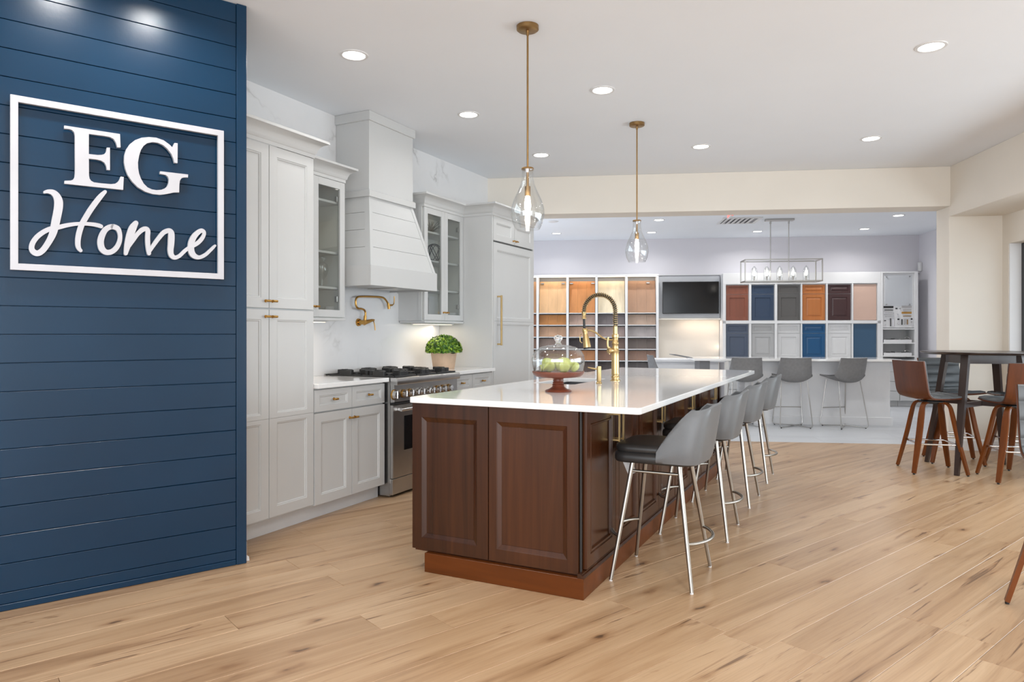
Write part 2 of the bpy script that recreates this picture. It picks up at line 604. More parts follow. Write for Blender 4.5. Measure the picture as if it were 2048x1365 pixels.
    def build(s, name, mat, parent=None, F='O', smooth=40, normals=True, origin=None):
        if normals:
            bmesh.ops.recalc_face_normals(s.bm, faces=s.bm.faces[:])
        if parent is not None and parent.name in ORG:
            o = ORG[parent.name]
            bmesh.ops.translate(s.bm, vec=-Vector(o), verts=s.bm.verts[:])
        elif origin is not None:
            bmesh.ops.translate(s.bm, vec=-Vector(origin), verts=s.bm.verts[:])
        me = bpy.data.meshes.new(name)
        s.bm.to_mesh(me)
        s.bm.free()
        if smooth:
            me.polygons.foreach_set('use_smooth', [True] * len(me.polygons))
            me.set_sharp_from_angle(angle=R(smooth))
        me.materials.append(M[mat] if isinstance(mat, str) else mat)
        ob = bpy.data.objects.new(name, me)
        col.objects.link(ob)
        if parent is not None:
            ob.parent = parent
            if parent.name in ORG:
                ORG[ob.name] = ORG[parent.name]
        else:
            org = origin if origin is not None else (0, 0, 0)
            p = w_of(F, org[0], org[1])
            ob.location = (p.x, p.y, org[2])
            ob.rotation_euler = (0, 0, -ANG[F])
            ORG[ob.name] = tuple(org)
        return ob


ORG = {}


def tag(o, label, cat, group=None, kind=None):
    o['label'] = label
    o['category'] = cat
    if group:
        o['group'] = group
    if kind:
        o['kind'] = kind
    return o


def thing(name, label, cat, F='O', x=0, y=0, z=0, rz=0.0, group=None, local=False):
    """Empty at the thing's base; parts under it are given in frame coordinates unless local"""
    o = bpy.data.objects.new(name, None)
    o.empty_display_size = 0.1
    col.objects.link(o)
    p = w_of(F, x, y)
    o.location = (p.x, p.y, z)
    o.rotation_euler = (0, 0, -ANG[F] + rz)
    ORG[o.name] = (0, 0, 0) if local else (x, y, z)
    tag(o, label, cat, group)
    return o


def struct(o):
    o['kind'] = 'structure'
    return o


def children(o):
    return [c for c in bpy.data.objects if c.parent == o]


def dup(o, F, x, y, z=0.0, rz=0.0, label=None, group=None):
    kids = KIDS.get(o.name)
    if kids is None:
        kids = [(c, children(c)) for c in children(o)]
        KIDS[o.name] = kids
    r = o.copy()
    col.objects.link(r)
    p = w_of(F, x, y)
    r.location = (p.x, p.y, z)
    r.rotation_euler = (0, 0, -ANG[F] + rz)
    if label:
        r['label'] = label
    if group:
        r['group'] = group
    for c, subs in kids:
        cc = c.copy()
        col.objects.link(cc)
        cc.parent = r
        for g in subs:
            gg = g.copy()
            col.objects.link(gg)
            gg.parent = cc
    return r


KIDS = {}
CEIL = 3.03


def arc(c, r, a0, a1, n, plane='xz'):
    out = []
    for i in range(n + 1):
        t = a0 + (a1 - a0) * i / n
        if plane == 'xz':
            out.append((c[0] + r * math.cos(t), c[1], c[2] + r * math.sin(t)))
        elif plane == 'xy':
            out.append((c[0] + r * math.cos(t), c[1] + r * math.sin(t), c[2]))
        else:
            out.append((c[0], c[1] + r * math.cos(t), c[2] + r * math.sin(t)))
    return out


def spline(pts, k=6):
    """Catmull-Rom through points of any dimension"""
    P = [Vector(p) for p in pts]
    out = []
    for i in range(len(P) - 1):
        p0, p1, p2, p3 = P[max(i - 1, 0)], P[i], P[i + 1], P[min(i + 2, len(P) - 1)]
        for j in range(k):
            t = j / k
            out.append(0.5 * ((2 * p1) + (p2 - p0) * t + (2 * p0 - 5 * p1 + 4 * p2 - p3) * t * t + (3 * p1 - p0 - 3 * p2 + p3) * t ** 3))
    out.append(P[-1])
    return out



# ================================================================== THE SETTING
# floor of oak planks: every plank its own piece
def clip_half(poly, n, d):
    """keep the part of a polygon where p.n <= d"""
    out = []
    for i in range(len(poly)):
        a, b = poly[i], poly[(i + 1) % len(poly)]
        da, db = a.dot(n) - d, b.dot(n) - d
        if da <= 0:
            out.append(a)
        if (da < 0) != (db < 0) and abs(da - db) > 1e-9:
            out.append(a + (b - a) * (da / (da - db)))
    return out


TRANS = 8.40                                        # where the oak ends and the grey floor starts (building frame y)
nB = Vector((math.sin(ANG['B']), math.cos(ANG['B'])))
slab = MB()
pts = [w_of('B', x, y) for x, y in ((-9, -4.2), (6.0, -4.2), (6.0, TRANS), (-9, TRANS))]
slab.prism([(p.x, p.y) for p in pts], -0.06, -0.014)
floor = struct(slab.build('floor', 'oak', smooth=0))
PW = 0.19
plank_cache = {}


def plank_mesh(L):
    if L not in plank_cache:
        b = MB()
        g, c, t = 0.0007, 0.0011, 0.013
        x0, x1, y0, y1 = g, L - g, g, PW - g
        vs = [(x0, y0, -t), (x1, y0, -t), (x1, y1, -t), (x0, y1, -t),
              (x0, y0, -c), (x1, y0, -c), (x1, y1, -c), (x0, y1, -c),
              (x0 + c, y0 + c, 0), (x1 - c, y0 + c, 0), (x1 - c, y1 - c, 0), (x0 + c, y1 - c, 0)]
        fs = [(8, 9, 10, 11)]
        for a in (0, 4):
            for k in range(4):
                fs.append((a + k, a + (k + 1) % 4, a + 4 + (k + 1) % 4, a + 4 + k))
        b.verts_faces(vs, fs)
        me = bpy.data.meshes.new('plank')
        b.bm.to_mesh(me)
        b.bm.free()
        me.materials.append(M['oak'])
        plank_cache[L] = me
    return plank_cache[L]


def in_view(p, margin=0.9):
    """could a floor point be seen from the camera or a step beside it"""
    if p.y < 1.0:
        return False
    half = (1024 / FPX) * p.y + margin
    return -half < p.x < half and p.y > 2.0


aP = ANG['P']
ux, uy = Vector((math.sin(aP), math.cos(aP))), Vector((math.cos(aP), -math.sin(aP)))
rnd = random.Random(11)
n_planks = 0
for row in range(-34, 8):
    v0 = row * PW + 0.02
    u = -2.0 - rnd.random() * 2.0
    while u < 12.5:
        L = rnd.choice((1.5, 1.7, 1.9, 2.1, 2.3))
        quad = [ux * u + uy * v0, ux * (u + L) + uy * v0, ux * (u + L) + uy * (v0 + PW), ux * u + uy * (v0 + PW)]
        mids = quad + [(quad[0] + quad[1]) / 2, (quad[0] + quad[1]) * 0.25 + (quad[2] + quad[3]) * 0.25]
        vis = any(in_view(p) for p in mids)
        inside = [p.dot(nB) <= TRANS for p in quad]
        # nothing of the floor shows behind the blue wall or the kitchen run
        hid = all(f_of('K', p.x, p.y)[0] < -3.6 for p in quad) or all(f_of('W', p.x, p.y)[0] < -3.92 and f_of('W', p.x, p.y)[1] < 1.1 for p in quad)
        rgt = all(f_of('B', p.x, p.y)[0] > 4.4 for p in quad)
        if vis and any(inside) and not hid and not rgt:
            if all(inside):
                o = bpy.data.objects.new('plank', plank_mesh(L))
                # local x along the plank, y across (y axis = -uy so that z stays up)
                o.matrix_world = Matrix(((ux.x, -uy.x, 0, quad[3].x), (ux.y, -uy.y, 0, quad[3].y), (0, 0, 1, 0), (0, 0, 0, 1)))
            else:
                poly = clip_half(quad, nB, TRANS)
                if len(poly) < 3:
                    u += L
                    continue
                loc = [((p - quad[3]).dot(ux), -(p - quad[3]).dot(uy)) for p in poly]
                b = MB()
                b.prism(loc, -0.013, 0.0)
                bmesh.ops.recalc_face_normals(b.bm, faces=b.bm.faces[:])
                me = bpy.data.meshes.new('plank')
                b.bm.to_mesh(me)
                b.bm.free()
                me.materials.append(M['oak'])
                o = bpy.data.objects.new('plank', me)
                o.matrix_world = Matrix(((ux.x, -uy.x, 0, quad[3].x), (ux.y, -uy.y, 0, quad[3].y), (0, 0, 1, 0), (0, 0, 0, 1)))
            col.objects.link(o)
            o.parent = floor
            n_planks += 1
        u += L

# grey floor of the far room
b = MB()
b.box(-3.4, 6.0, TRANS, 13.7, -0.06, -0.014)
floor2 = struct(b.build('floor_far_room', 'greyfloor', F='B', smooth=0))
for i in range(11):
    y0 = TRANS + 0.003 + i * 0.46
    x = -3.4 - (i % 3) * 0.5
    while x < 6.0:
        if y0 < 11.2 and x > -1.6 and x < 5.6:
            b = MB()
            b.box(x + 0.0015, x + 1.4985, y0 + 0.0015, min(y0 + 0.4585, 13.6), -0.014, 0.0, 0.0012)
            p = b.build('floor_tile', 'greyfloor', floor2, smooth=0)
        x += 1.5
b = MB()
b.box(-3.4, 6.0, 11.2 + 0.06, 13.7, -0.014, -0.0005)
b.box(-3.4, -1.6, TRANS, 11.26, -0.014, -0.0005)
struct(b.build('floor_rear', 'greyfloor', F='B', smooth=0))

# ceiling, one plane over both rooms
b = MB()
b.box(-9, 6.0, -4.2, 13.7, CEIL, CEIL + 0.12)
ceiling = struct(b.build('ceiling', 'ceiling', F='B', smooth=0))

# beam between the rooms and the stretch of wall behind the refrigerator
b = MB()
b.box(-1.95, 3.75, 8.0, 8.32, 2.605, CEIL - 0.0005, 0.003)
struct(b.build('beam', 'cream', F='B', smooth=0))
b = MB()
b.box(-1.95, -0.78, 8.0, 8.32, 0, 2.605)
struct(b.build('wall_front_far_room', 'cream', F='B', smooth=0))
b = MB()
b.box(-3.6, -1.95, 8.2, 8.32, 0, CEIL - 0.0005)
struct(b.build('wall_far_room_side', 'greywall', F='B', smooth=0))

# right side: header over the window bay, the pillar and the bay itself
b = MB()
b.box(3.75, 6.0, 8.04, 8.32, 0, CEIL - 0.0005, 0.003)
struct(b.build('wall_pillar', 'cream', F='B', smooth=0))
b = MB()
b.box(3.75, 4.30, -4.2, 8.04, 2.50, CEIL - 0.0005, 0.003)
struct(b.build('wall_header', 'cream', F='B', smooth=0))
b = MB()
WY0, WY1, WZ0, WZ1 = 1.0, 7.93, 0.42, 2.19
b.box(4.283, 4.45, -4.2, 8.04, WZ1, 2.60)
b.box(4.283, 4.45, -4.2, 8.04, 0, WZ0)
b.box(4.283, 4.45, WY1, 8.04, WZ0, WZ1)
b.box(4.283, 4.45, -4.2, WY0, WZ0, WZ1)
struct(b.build('wall_right', 'cream', F='B', smooth=0))
b = MB()
b.box(4.289, 4.45, WY1 - 0.012, WY1 - 0.0005, WZ0 + 0.002, WZ1 - 0.0)
b.box(4.28, 4.45, WY0, WY1 - 0.012, WZ0 - 0.02, WZ0 + 0.004)
struct(b.build('trim_1', 'whitewall', F='B', smooth=0))
for i in range(4):
    y0 = WY0 + i * (WY1 - 0.013 - WY0) / 4
    y1 = WY0 + (i + 1) * (WY1 - 0.013 - WY0) / 4
    b = MB()
    for q in ((y0, y0 + 0.055), (y1 - 0.055, y1)):
        b.box(4.40, 4.45, q[0], q[1], WZ0 + 0.005, WZ1 - 0.001, 0.004)
    for q in ((WZ0 + 0.005, WZ0 + 0.06), (WZ1 - 0.056, WZ1 - 0.001)):
        b.box(4.402, 4.448, y0 + 0.055, y1 - 0.055, q[0], q[1], 0.004)
    w = struct(b.build('window_%d' % (i + 1), 'winframe', F='B', smooth=0))
    b = MB()
    b.box(4.423, 4.429, y0 + 0.05, y1 - 0.05, WZ0 + 0.05, WZ1 - 0.05)
    b.build('pane', 'wglass', w, smooth=0)
b = MB()
b.sweep([(4.283, -4.0), (4.283, 8.04), (3.75, 8.04), (3.75, 8.32)][::-1], [(0, 0), (0.014, 0), (0.014, 0.10), (0.006, 0.118), (0, 0.118)])
struct(b.build('baseboard_right', 'whitewall', F='B', smooth=0))

# far room shell
b = MB()
b.box(-3.6, 6.0, 13.52, 13.66, 0, CEIL - 0.0005)
struct(b.build('wall_back', 'greywall', F='B', smooth=0))
b = MB()
b.box(5.80, 6.0, 8.32, 13.52, 0, CEIL - 0.0005)
struct(b.build('wall_right_far', 'greywall', F='B', smooth=0))
b = MB()
b.box(-3.6, -3.4, 8.32, 13.52, 0, CEIL - 0.0005)
struct(b.build('wall_left_far', 'greywall', F='B', smooth=0))

# kitchen wall, veined slab
b = MB()
b.box(-4.03, -3.89, 1.2, 7.20, 0, CEIL - 0.0005)
struct(b.build('wall_kitchen', 'marble', F='K', smooth=0))

# ---------------- blue shiplap wall
b = MB()
b.box(-4.06, -3.916, -3.2, 1.253, 0, CEIL - 0.0005)
wallL = struct(b.build('wall_left', 'blue', F='W', smooth=0))
bb = MB()
bb.sweep([(-3.93, 1.2530), (-4.06, 1.2530)], [(0, 0.0), (0.028, 0.0), (0.026, 0.022), (0.014, 0.032), (0.014, 0.105), (0.006, 0.125), (0, 0.13)])
struct(bb.build('baseboard_end', 'whitewall', F='W', smooth=0))
zs = [0.030, 0.082] + [0.211 + 0.1292 * k for k in range(22)]
zs = [z for z in zs if z < CEIL - 0.02] + [CEIL - 0.001]
for z0, z1 in zip(zs[:-1], zs[1:]):
    if z1 - z0 < 0.03:
        continue
    b = MB()
    b.box(-3.9160, -3.900 + rnd.uniform(-0.0008, 0.0008), -3.2, 1.2005, z0 + 0.0012, z1 - 0.0014, 0.0016)
    b.build('plank', 'blue', wallL, smooth=0)
b = MB()
b.box(-3.9160, -3.893, -3.2, 1.2005, 0.0005, 0.0300, 0.003)
b.build('base_board', 'blue', wallL, smooth=0)
b = MB()
b.box(-3.9160, -3.892, 1.2015, 1.2545, 0.0005, CEIL - 0.001, 0.0025)
b.build('corner_board', 'blue', wallL, smooth=0)


# ---------------- sign on the blue wall
def wp(px, py):
    return on_x('W', px, py, -3.868)


sign = thing('wall_sign', 'white metal framed sign with letters mounted on the blue shiplap wall', 'sign', 'W', -3.885, 0.67, 1.54)
SX0, SX1 = -3.887, -3.866
b = MB()
y0, y1, z0, z1, w = 0.205, 1.128, 1.535, 2.322, 0.030
tmp = [(y0, z0), (y1, z0), (y1, z1), (y0, z1)]
b.box(SX0, SX1, y0, y0 + w, z0, z1, 0.001)
b.box(SX0, SX1, y1 - w, y1, z0, z1, 0.001)
b.box(SX0 + 0.0001, SX1 - 0.0001, y0 + w - 0.002, y1 - w + 0.002, z0, z0 + w, 0.001)
b.box(SX0 + 0.0001, SX1 - 0.0001, y0 + w - 0.002, y1 - w + 0.002, z1 - w, z1, 0.001)
b.build('frame', 'sign', sign, smooth=0)
for yy in (y0 + 0.015, y1 - 0.015, 0.5, 0.8):
    for zz in (z0 + 0.015, z1 - 0.015):
        b = MB()
        b.cyl((-3.902, yy, zz), (SX0 + 0.001, yy, zz), 0.006, n=8)
        b.build('standoff', 'steel', sign)


def crop(pts, ox, oy, s):
    return [wp(ox + p[0] / s, oy + p[1] / s) for p in pts]


Epts = [(193, 145), (955, 262), (963, 445), (918, 445), (900, 378), (870, 330), (820, 302), (740, 288), (530, 260), (530, 535), (650, 548), (705, 546), (742, 535), (765, 505), (775, 447), (818, 448), (818, 755), (775, 752), (768, 700), (745, 655), (700, 625), (640, 610), (530, 598), (532, 830), (540, 870), (560, 900), (600, 922), (700, 935), (830, 946), (890, 940), (930, 912), (950, 880), (964, 842), (1007, 848), (998, 1025), (195, 940), (198, 900), (280, 898), (315, 885), (335, 850), (340, 780), (338, 280), (328, 235), (300, 207), (260, 192), (193, 188)]
Gpts = [(1700, 383), (1742, 388), (1740, 660), (1698, 655), (1685, 600), (1655, 530), (1600, 460), (1540, 410), (1470, 380), (1400, 372), (1330, 385), (1280, 420), (1240, 480), (1215, 560), (1200, 650), (1203, 730), (1215, 800), (1240, 870), (1280, 940), (1330, 990), (1390, 1018), (1450, 1028), (1520, 1023), (1570, 1003), (1600, 975), (1618, 930), (1622, 880), (1610, 845), (1580, 820), (1500, 806), (1503, 770), (1885, 815), (1883, 855), (1830, 855), (1795, 865), (1772, 900), (1765, 960), (1762, 1060), (1690, 1060), (1600, 1080), (1500, 1093), (1400, 1082), (1300, 1050), (1200, 990), (1120, 910), (1060, 820), (1025, 730), (1010, 640), (1015, 550), (1040, 470), (1090, 400), (1160, 345), (1250, 312), (1350, 303), (1450, 312), (1550, 347), (1630, 405), (1670, 445)]
for pl in (Epts, Gpts):
    b = MB()
    b.prism(crop(pl, 100, 230, 6.827), SX0, SX1, 'yz')
    b.build('letter', 'sign', sign, smooth=30)


def ribbon(b, pts, ox, oy, s, dz=0.0):
    sp = spline(pts, 6)
    L, Rr = [], []
    for i, p in enumerate(sp):
        d = (sp[min(i + 1, len(sp) - 1)] - sp[max(i - 1, 0)])
        d = Vector((d.x, d.y)).normalized()
        n = Vector((-d.y, d.x)) * p.z * 0.5
        L.append(wp(ox + (p.x + n.x) / s, oy + (p.y + n.y) / s))
        Rr.append(wp(ox + (p.x - n.x) / s, oy + (p.y - n.y) / s))
    vs = []
    for i, (l, r) in enumerate(zip(L, Rr)):
        e = SX1 + dz - 0.0015 * i / len(L)
        g = SX0 + 0.0015 * i / len(L)
        vs += [(e, *l), (e, *r), (g, *r), (g, *l)]
    fs = []
    for i in range(len(L) - 1):
        a, c = i * 4, (i + 1) * 4
        for k in range(4):
            fs.append((a + k, a + (k + 1) % 4, c + (k + 1) % 4, c + k))
    fs += [(3, 2, 1, 0), (len(L) * 4 - 4, len(L) * 4 - 3, len(L) * 4 - 2, len(L) * 4 - 1)]
    b.verts_faces(vs, fs)
    for p in (sp[0], sp[-1]):
        r = p.z * 0.5
        circ = [wp(ox + (p.x + r * math.cos(t)) / s, oy + (p.y + r * math.sin(t)) / s) for t in [2 * PI * k / 14 for k in range(14)]]
        b.prism(circ, SX0, SX1 + dz - 0.0001, 'yz')


A = (40, 370, 8.533)
Bc = (230, 420, 9.309)
letters = [
    [(A, [(420, 124, 48), (480, 112, 66), (560, 130, 95), (620, 185, 120), (655, 270, 145), (658, 360, 152), (642, 470, 150), (615, 600, 148), (590, 720, 142), (560, 830, 130), (515, 930, 115), (455, 1030, 108), (385, 1120, 105), (305, 1168, 100), (232, 1145, 98), (198, 1080, 96), (218, 990, 94), (290, 890, 90), (400, 805, 85), (520, 750, 82), (650, 725, 80), (800, 690, 72), (950, 668, 62), (1100, 664, 60), (1250, 675, 65), (1340, 693, 70), (1385, 710, 66)]),
     (A, [(1450, 120, 64), (1385, 185, 88), (1300, 290, 98), (1200, 430, 100), (1120, 560, 100), (1055, 680, 100), (1012, 810, 100), (990, 930, 95), (990, 1030, 88), (1010, 1090, 72), (1038, 1122, 58)])],
    [(A, [(1590, 712, 88), (1672, 752, 84), (1708, 860, 72), (1694, 980, 80), (1640, 1080, 88), (1560, 1142, 90), (1470, 1150, 92), (1400, 1090, 108), (1375, 980, 112), (1398, 870, 110), (1450, 775, 100), (1520, 725, 90), (1590, 712, 88)])],
    [(Bc, [(385, 250, 100), (335, 330, 140), (290, 450, 145), (255, 580, 138), (225, 700, 112), (202, 810, 76)]),
     (Bc, [(255, 700, 50), (340, 560, 80), (420, 450, 82), (510, 370, 92), (580, 355, 88), (612, 400, 92), (608, 500, 90), (612, 620, 90), (622, 730, 84), (634, 812, 74)]),
     (Bc, [(640, 775, 66), (720, 655, 76), (820, 520, 82), (910, 420, 88), (1000, 388, 92), (1045, 430, 112), (1050, 520, 120), (1045, 640, 116), (1036, 750, 106), (1052, 840, 95), (1110, 888, 80), (1200, 858, 70), (1300, 765, 68), (1380, 705, 68)])],
    [(Bc, [(1380, 705, 68), (1520, 630, 80), (1610, 545, 78), (1658, 455, 68), (1645, 402, 72), (1590, 392, 85), (1500, 465, 100), (1440, 565, 112), (1415, 680, 116), (1428, 790, 114), (1482, 860, 98), (1570, 885, 74), (1680, 838, 68), (1780, 750, 60), (1845, 685, 52), (1862, 668, 44)])],
]
for strokes in letters:
    b = MB()
    for k, ((ox, oy, s), pts_) in enumerate(strokes):
        ribbon(b, pts_, ox, oy, s, dz=-0.0003 * k)
    b.build('letter', 'sign', sign, smooth=30)

# ================================================================== KITCHEN RUN
FW = 0.062                                           # door frame width


def shaker(fw=FW, l=None, r=None, bo=None, to=None, bead=0.009, depth=0.011):
    l = fw if l is None else l
    r = fw if r is None else r
    bo = fw if bo is None else bo
    to = fw if to is None else to
    return [(0.0015, 0.0015, 0.0015, 0.0015, 0.0),
            (l, r, bo, to, 0.0),
            (l + 0.002, r + 0.002, bo + 0.002, to + 0.002, -0.004),
            (l + bead, r + bead, bo + bead, to + bead, -0.005),
            (l + bead + 0.003, r + bead + 0.003, bo + bead + 0.003, to + bead + 0.003, -depth)]


def knob(parent, x, y, z, mat='brass'):
    b = MB()
    b.cyl((x - 0.001, y, z), (x + 0.003, y, z), 0.010, 0.009, 14)
    b.cyl((x + 0.003, y, z), (x + 0.020, y, z), 0.0055, 0.0055, 10)
    b.cyl((x + 0.024, y - 0.0165, z), (x + 0.024, y + 0.0165, z), 0.0075, 0.0075, 12)
    return b.build('knob', mat, parent)


XD = -3.264                                          # face of doors of tall and base units
CROWN = [(0, 2.405), (0.004, 2.405), (0.004, 2.428), (0.012, 2.434), (0.016, 2.452), (0.026, 2.474), (0.044, 2.492), (0.066, 2.502), (0.072, 2.504), (0.072, 2.520), (0, 2.520)]

# tall pantry
t = thing('tall_cabinet', 'tall white pantry cabinet with four doors beside the blue wall', 'cabinet', 'K', -3.58, 3.18, 0)
b = MB()
b.box(-3.885, XD - 0.021, 2.785, 3.568, 0.10, 2.41)
b.box(-3.885, XD - 0.09, 2.785, 3.568, 0.0, 0.10)
b.build('body', 'cab', t, smooth=0)
YS = 3.177
for (a0, a1, kn) in ((2.788, YS - 0.0015, YS - 0.028), (YS + 0.0015, 3.565, YS + 0.028)):
    b = MB()
    b.panel(XD, 1, a0, a1, 1.404, 2.403, shaker())
    d = b.build('door', 'cab', t, smooth=0)
    knob(d, XD, kn, 1.447)
    b = MB()
    b.panel(XD, 1, a0, a1, 0.117, 0.727, shaker(to=0.028))
    b.panel(XD, 1, a0, a1, 0.7270, 1.396, [(0.0015, 0.0015, 0, 0.0015, 0.0)] + shaker(bo=0.028)[1:])
    d = b.build('door', 'cab', t, smooth=0)
    knob(d, XD, kn, 1.352)
b = MB()
b.sweep([(XD, 2.785), (XD, 3.568), (-3.60, 3.568)], [(o, z) for o, z in CROWN])
b.build('crown', 'cab', t, smooth=50)
b = MB()
b.box(-3.345, -3.338, 2.785, 4.345, 0.0005, 0.0995)
tag(b.build('toe_kick', 'kick', F='K', origin=(-3.34, 3.4, 0), smooth=0), 'grey white toe kick board under the pantry and left base cabinet', 'toe kick')


def base_unit(y0, y1, label):
    t = thing('base_cabinet', label, 'cabinet', 'K', -3.58, (y0 + y1) / 2, 0)
    b = MB()
    b.box(-3.885, XD - 0.021, y0, y1, 0.10, 0.882)
    b.box(-3.885, XD - 0.085, y0, y1, 0.0, 0.10)
    b.build('body', 'cab', t, smooth=0)
    ym = (y0 + y1) / 2
    for a0, a1, kn in ((y0 + 0.003, ym - 0.0015, ym - 0.026), (ym + 0.0015, y1 - 0.003, ym + 0.026)):
        b = MB()
        b.panel(XD, 1, a0, a1, 0.724, 0.872, shaker(0.045, bo=0.040, to=0.040))
        d = b.build('drawer', 'cab', t, smooth=0)
        knob(d, XD, (a0 + a1) / 2, 0.800)
        b = MB()
        b.panel(XD, 1, a0, a1, 0.105, 0.716, shaker())
        d = b.build('door', 'cab', t, smooth=0)
        knob(d, XD, kn, 0.655)
    return t


base_unit(3.572, 4.335, 'white base cabinet with two drawers between pantry and range')
base_unit(5.275, 6.045, 'white base cabinet with small drawers between range and refrigerator')
for y0, y1, lab in ((3.571, 4.342, 'white quartz countertop over the base cabinet left of the range'), (5.27, 6.048, 'white quartz countertop under the potted plant right of the range')):
    b = MB()
    b.box(-3.888, -3.228, y0, y1, 0.8825, 0.914, 0.003, 2)
    tag(b.build('countertop', 'quartz', F='K', origin=(-3.56, (y0 + y1) / 2, 0.8825), smooth=0), lab, 'countertop')
b = MB()
b.box(-3.8895, -3.876, 3.571, 4.50, 0.9145, 1.62)
b.box(-3.8895, -3.876, 4.50, 6.048, 0.9145, 1.62)
tag(b.build('backsplash', 'marble_bs', F='K', origin=(-3.88, 4.8, 0.9145), smooth=0), 'white veined quartz backsplash slab behind the range', 'backsplash', kind='structure')


# ---- glass front wall cabinets
def glass_unit(y0, y1, label, z0=1.345):
    t = thing('wall_cabinet', label, 'cabinet', 'K', -3.74, (y0 + y1) / 2, z0)
    xf = -3.590
    xb = -3.885
    b = MB()
    b.box(xb, xf - 0.022, y0, y0 + 0.018, z0 + 0.02, 2.41)
    b.box(xb, xf - 0.022, y1 - 0.018, y1, z0 + 0.02, 2.41)
    b.box(xb, xf - 0.022, y0 + 0.018, y1 - 0.018, 2.385, 2.41)
    b.box(xb, xf - 0.022, y0 + 0.018, y1 - 0.018, z0 + 0.02, z0 + 0.04)
    b.box(xb, xb + 0.008, y0 + 0.018, y1 - 0.018, z0 + 0.04, 2.385)
    b.build('body', 'cabin', t, smooth=0)
    if y0 > 5:                                       # finished end panel with a stile, seen past the hood
        b = MB()
        b.box(xb, xf - 0.024, y0 - 0.006, y0 - 0.0005, z0 + 0.02, 2.41)
        b.box(xf - 0.062, xf - 0.024, y0 - 0.012, y0 - 0.006, z0 + 0.02, 2.41)
        b.build('end_panel', 'cab', t, smooth=0)
    for z in (1.594, 1.861, 2.246) if y0 < 5 else (1.655, 1.925, 2.19):
        b = MB()
        b.box(xb + 0.01, xf - 0.035, y0 + 0.019, y1 - 0.019, z - 0.009, z + 0.009, 0.002)
        b.build('shelf', 'cab', t, smooth=0)
    b = MB()
    b.box(xb + 0.02, xf + 0.006, y0, y1, z0, z0 + 0.0195, 0.003)
    b.build('light_rail', 'cab', t, smooth=0)
    ym = (y0 + y1) / 2
    for a0, a1, kn in ((y0 + 0.001, ym - 0.001, ym - 0.024), (ym + 0.001, y1 - 0.001, ym + 0.024)):
        b = MB()
        fw = 0.055
        zz0, zz1 = z0 + 0.026, 2.403
        b.box(xf - 0.020, xf, a0, a0 + fw, zz0, zz1, 0.0015)
        b.box(xf - 0.020, xf, a1 - fw, a1, zz0, zz1, 0.0015)
        b.box(xf - 0.0202, xf - 0.0002, a0 + fw - 0.001, a1 - fw + 0.001, zz0, zz0 + fw, 0.0015)
        b.box(xf - 0.0202, xf - 0.0002, a0 + fw - 0.001, a1 - fw + 0.001, zz1 - fw, zz1, 0.0015)
        d = b.build('door', 'cab', t, smooth=0)
        b = MB()
        b.box(xf - 0.014, xf - 0.010, a0 + fw - 0.006, a1 - fw + 0.006, zz0 + fw - 0.006, zz1 - fw + 0.006)
        b.build('pane', 'pane', d, smooth=0)
        knob(d, xf, kn, 1.446)
        b = MB()
        hy = a0 + fw + 0.004 if kn > (a0 + a1) / 2 else a1 - fw - 0.004
        for hz in (zz0 + 0.14, zz1 - 0.13):
            b.box(xf - 0.045, xf - 0.016, hy - 0.012, hy + 0.006, hz - 0.022, hz + 0.022, 0.003)
        b.build('hinge', 'steel', d, smooth=0)
    return t


g1 = glass_unit(3.571, 4.265, 'white glass door wall cabinet between pantry and hood')
g2 = glass_unit(5.356, 6.046, 'white glass door wall cabinet right of the hood')
b = MB()
b.sweep([(-3.590, 3.571), (-3.590, 4.265), (-3.885, 4.265)], CROWN)
b.build('crown', 'cab', g1, smooth=50)
b = MB()
b.sweep([(-3.885, 5.350), (-3.590, 5.350), (-3.590, 6.046)], CROWN)
b.build('crown', 'cab', g2, smooth=50)

# ---- built-in refrigerator behind cabinet panels
t = thing('panelled_refrigerator', 'tall built-in refrigerator behind white cabinet panels with long brass handle', 'refrigerator', 'K', -3.58, 6.53, 0)
b = MB()
b.box(-3.885, XD - 0.003, 6.050, 6.072, 0, 2.41)
b.box(-3.885, XD - 0.003, 6.99, 7.012, 0, 2.41)
b.box(-3.885, XD - 0.024, 6.072, 6.99, 0.0, 2.41)
b.build('body', 'cab', t, smooth=0)
b = MB()
b.box(XD - 0.024, XD - 0.018, 6.072, 6.990, 2.149, 2.163)  # dark strip paints the shade inside the gap between the doors
b.build('gap_shade', 'gapshade', t, smooth=0)
b = MB()
b.panel(XD, 1, 6.075, 6.987, 0.11, 1.37, shaker(0.075, to=0.03))
b.panel(XD, 1, 6.075, 6.987, 1.37, 2.148, [(0.0015, 0.0015, 0, 0.0015, 0.0)] + shaker(0.075, bo=0.03)[1:])
d = b.build('door', 'cab', t, smooth=0)
b = MB()
hx = XD + 0.045
b.box(hx - 0.008, hx + 0.008, 6.148, 6.166, 1.13, 1.625, 0.002)
for z in (1.142, 1.613):
    b.box(XD - 0.001, hx - 0.008, 6.151, 6.163, z - 0.008, z + 0.008, 0.001)
b.build('handle', 'brassp', d, smooth=0)
for a0, a1, kn in ((6.075, 6.529, 6.500), (6.533, 6.987, 6.562)):
    b = MB()
    b.panel(XD, 1, a0, a1, 2.163, 2.403, shaker())
    d = b.build('door', 'cab', t, smooth=0)
    knob(d, XD, kn, 2.20)
b = MB()
b.sweep([(-3.590, 6.048), (XD, 6.048), (XD, 7.012), (-3.885, 7.012)], CROWN)
b.build('crown', 'cab', t, smooth=50)

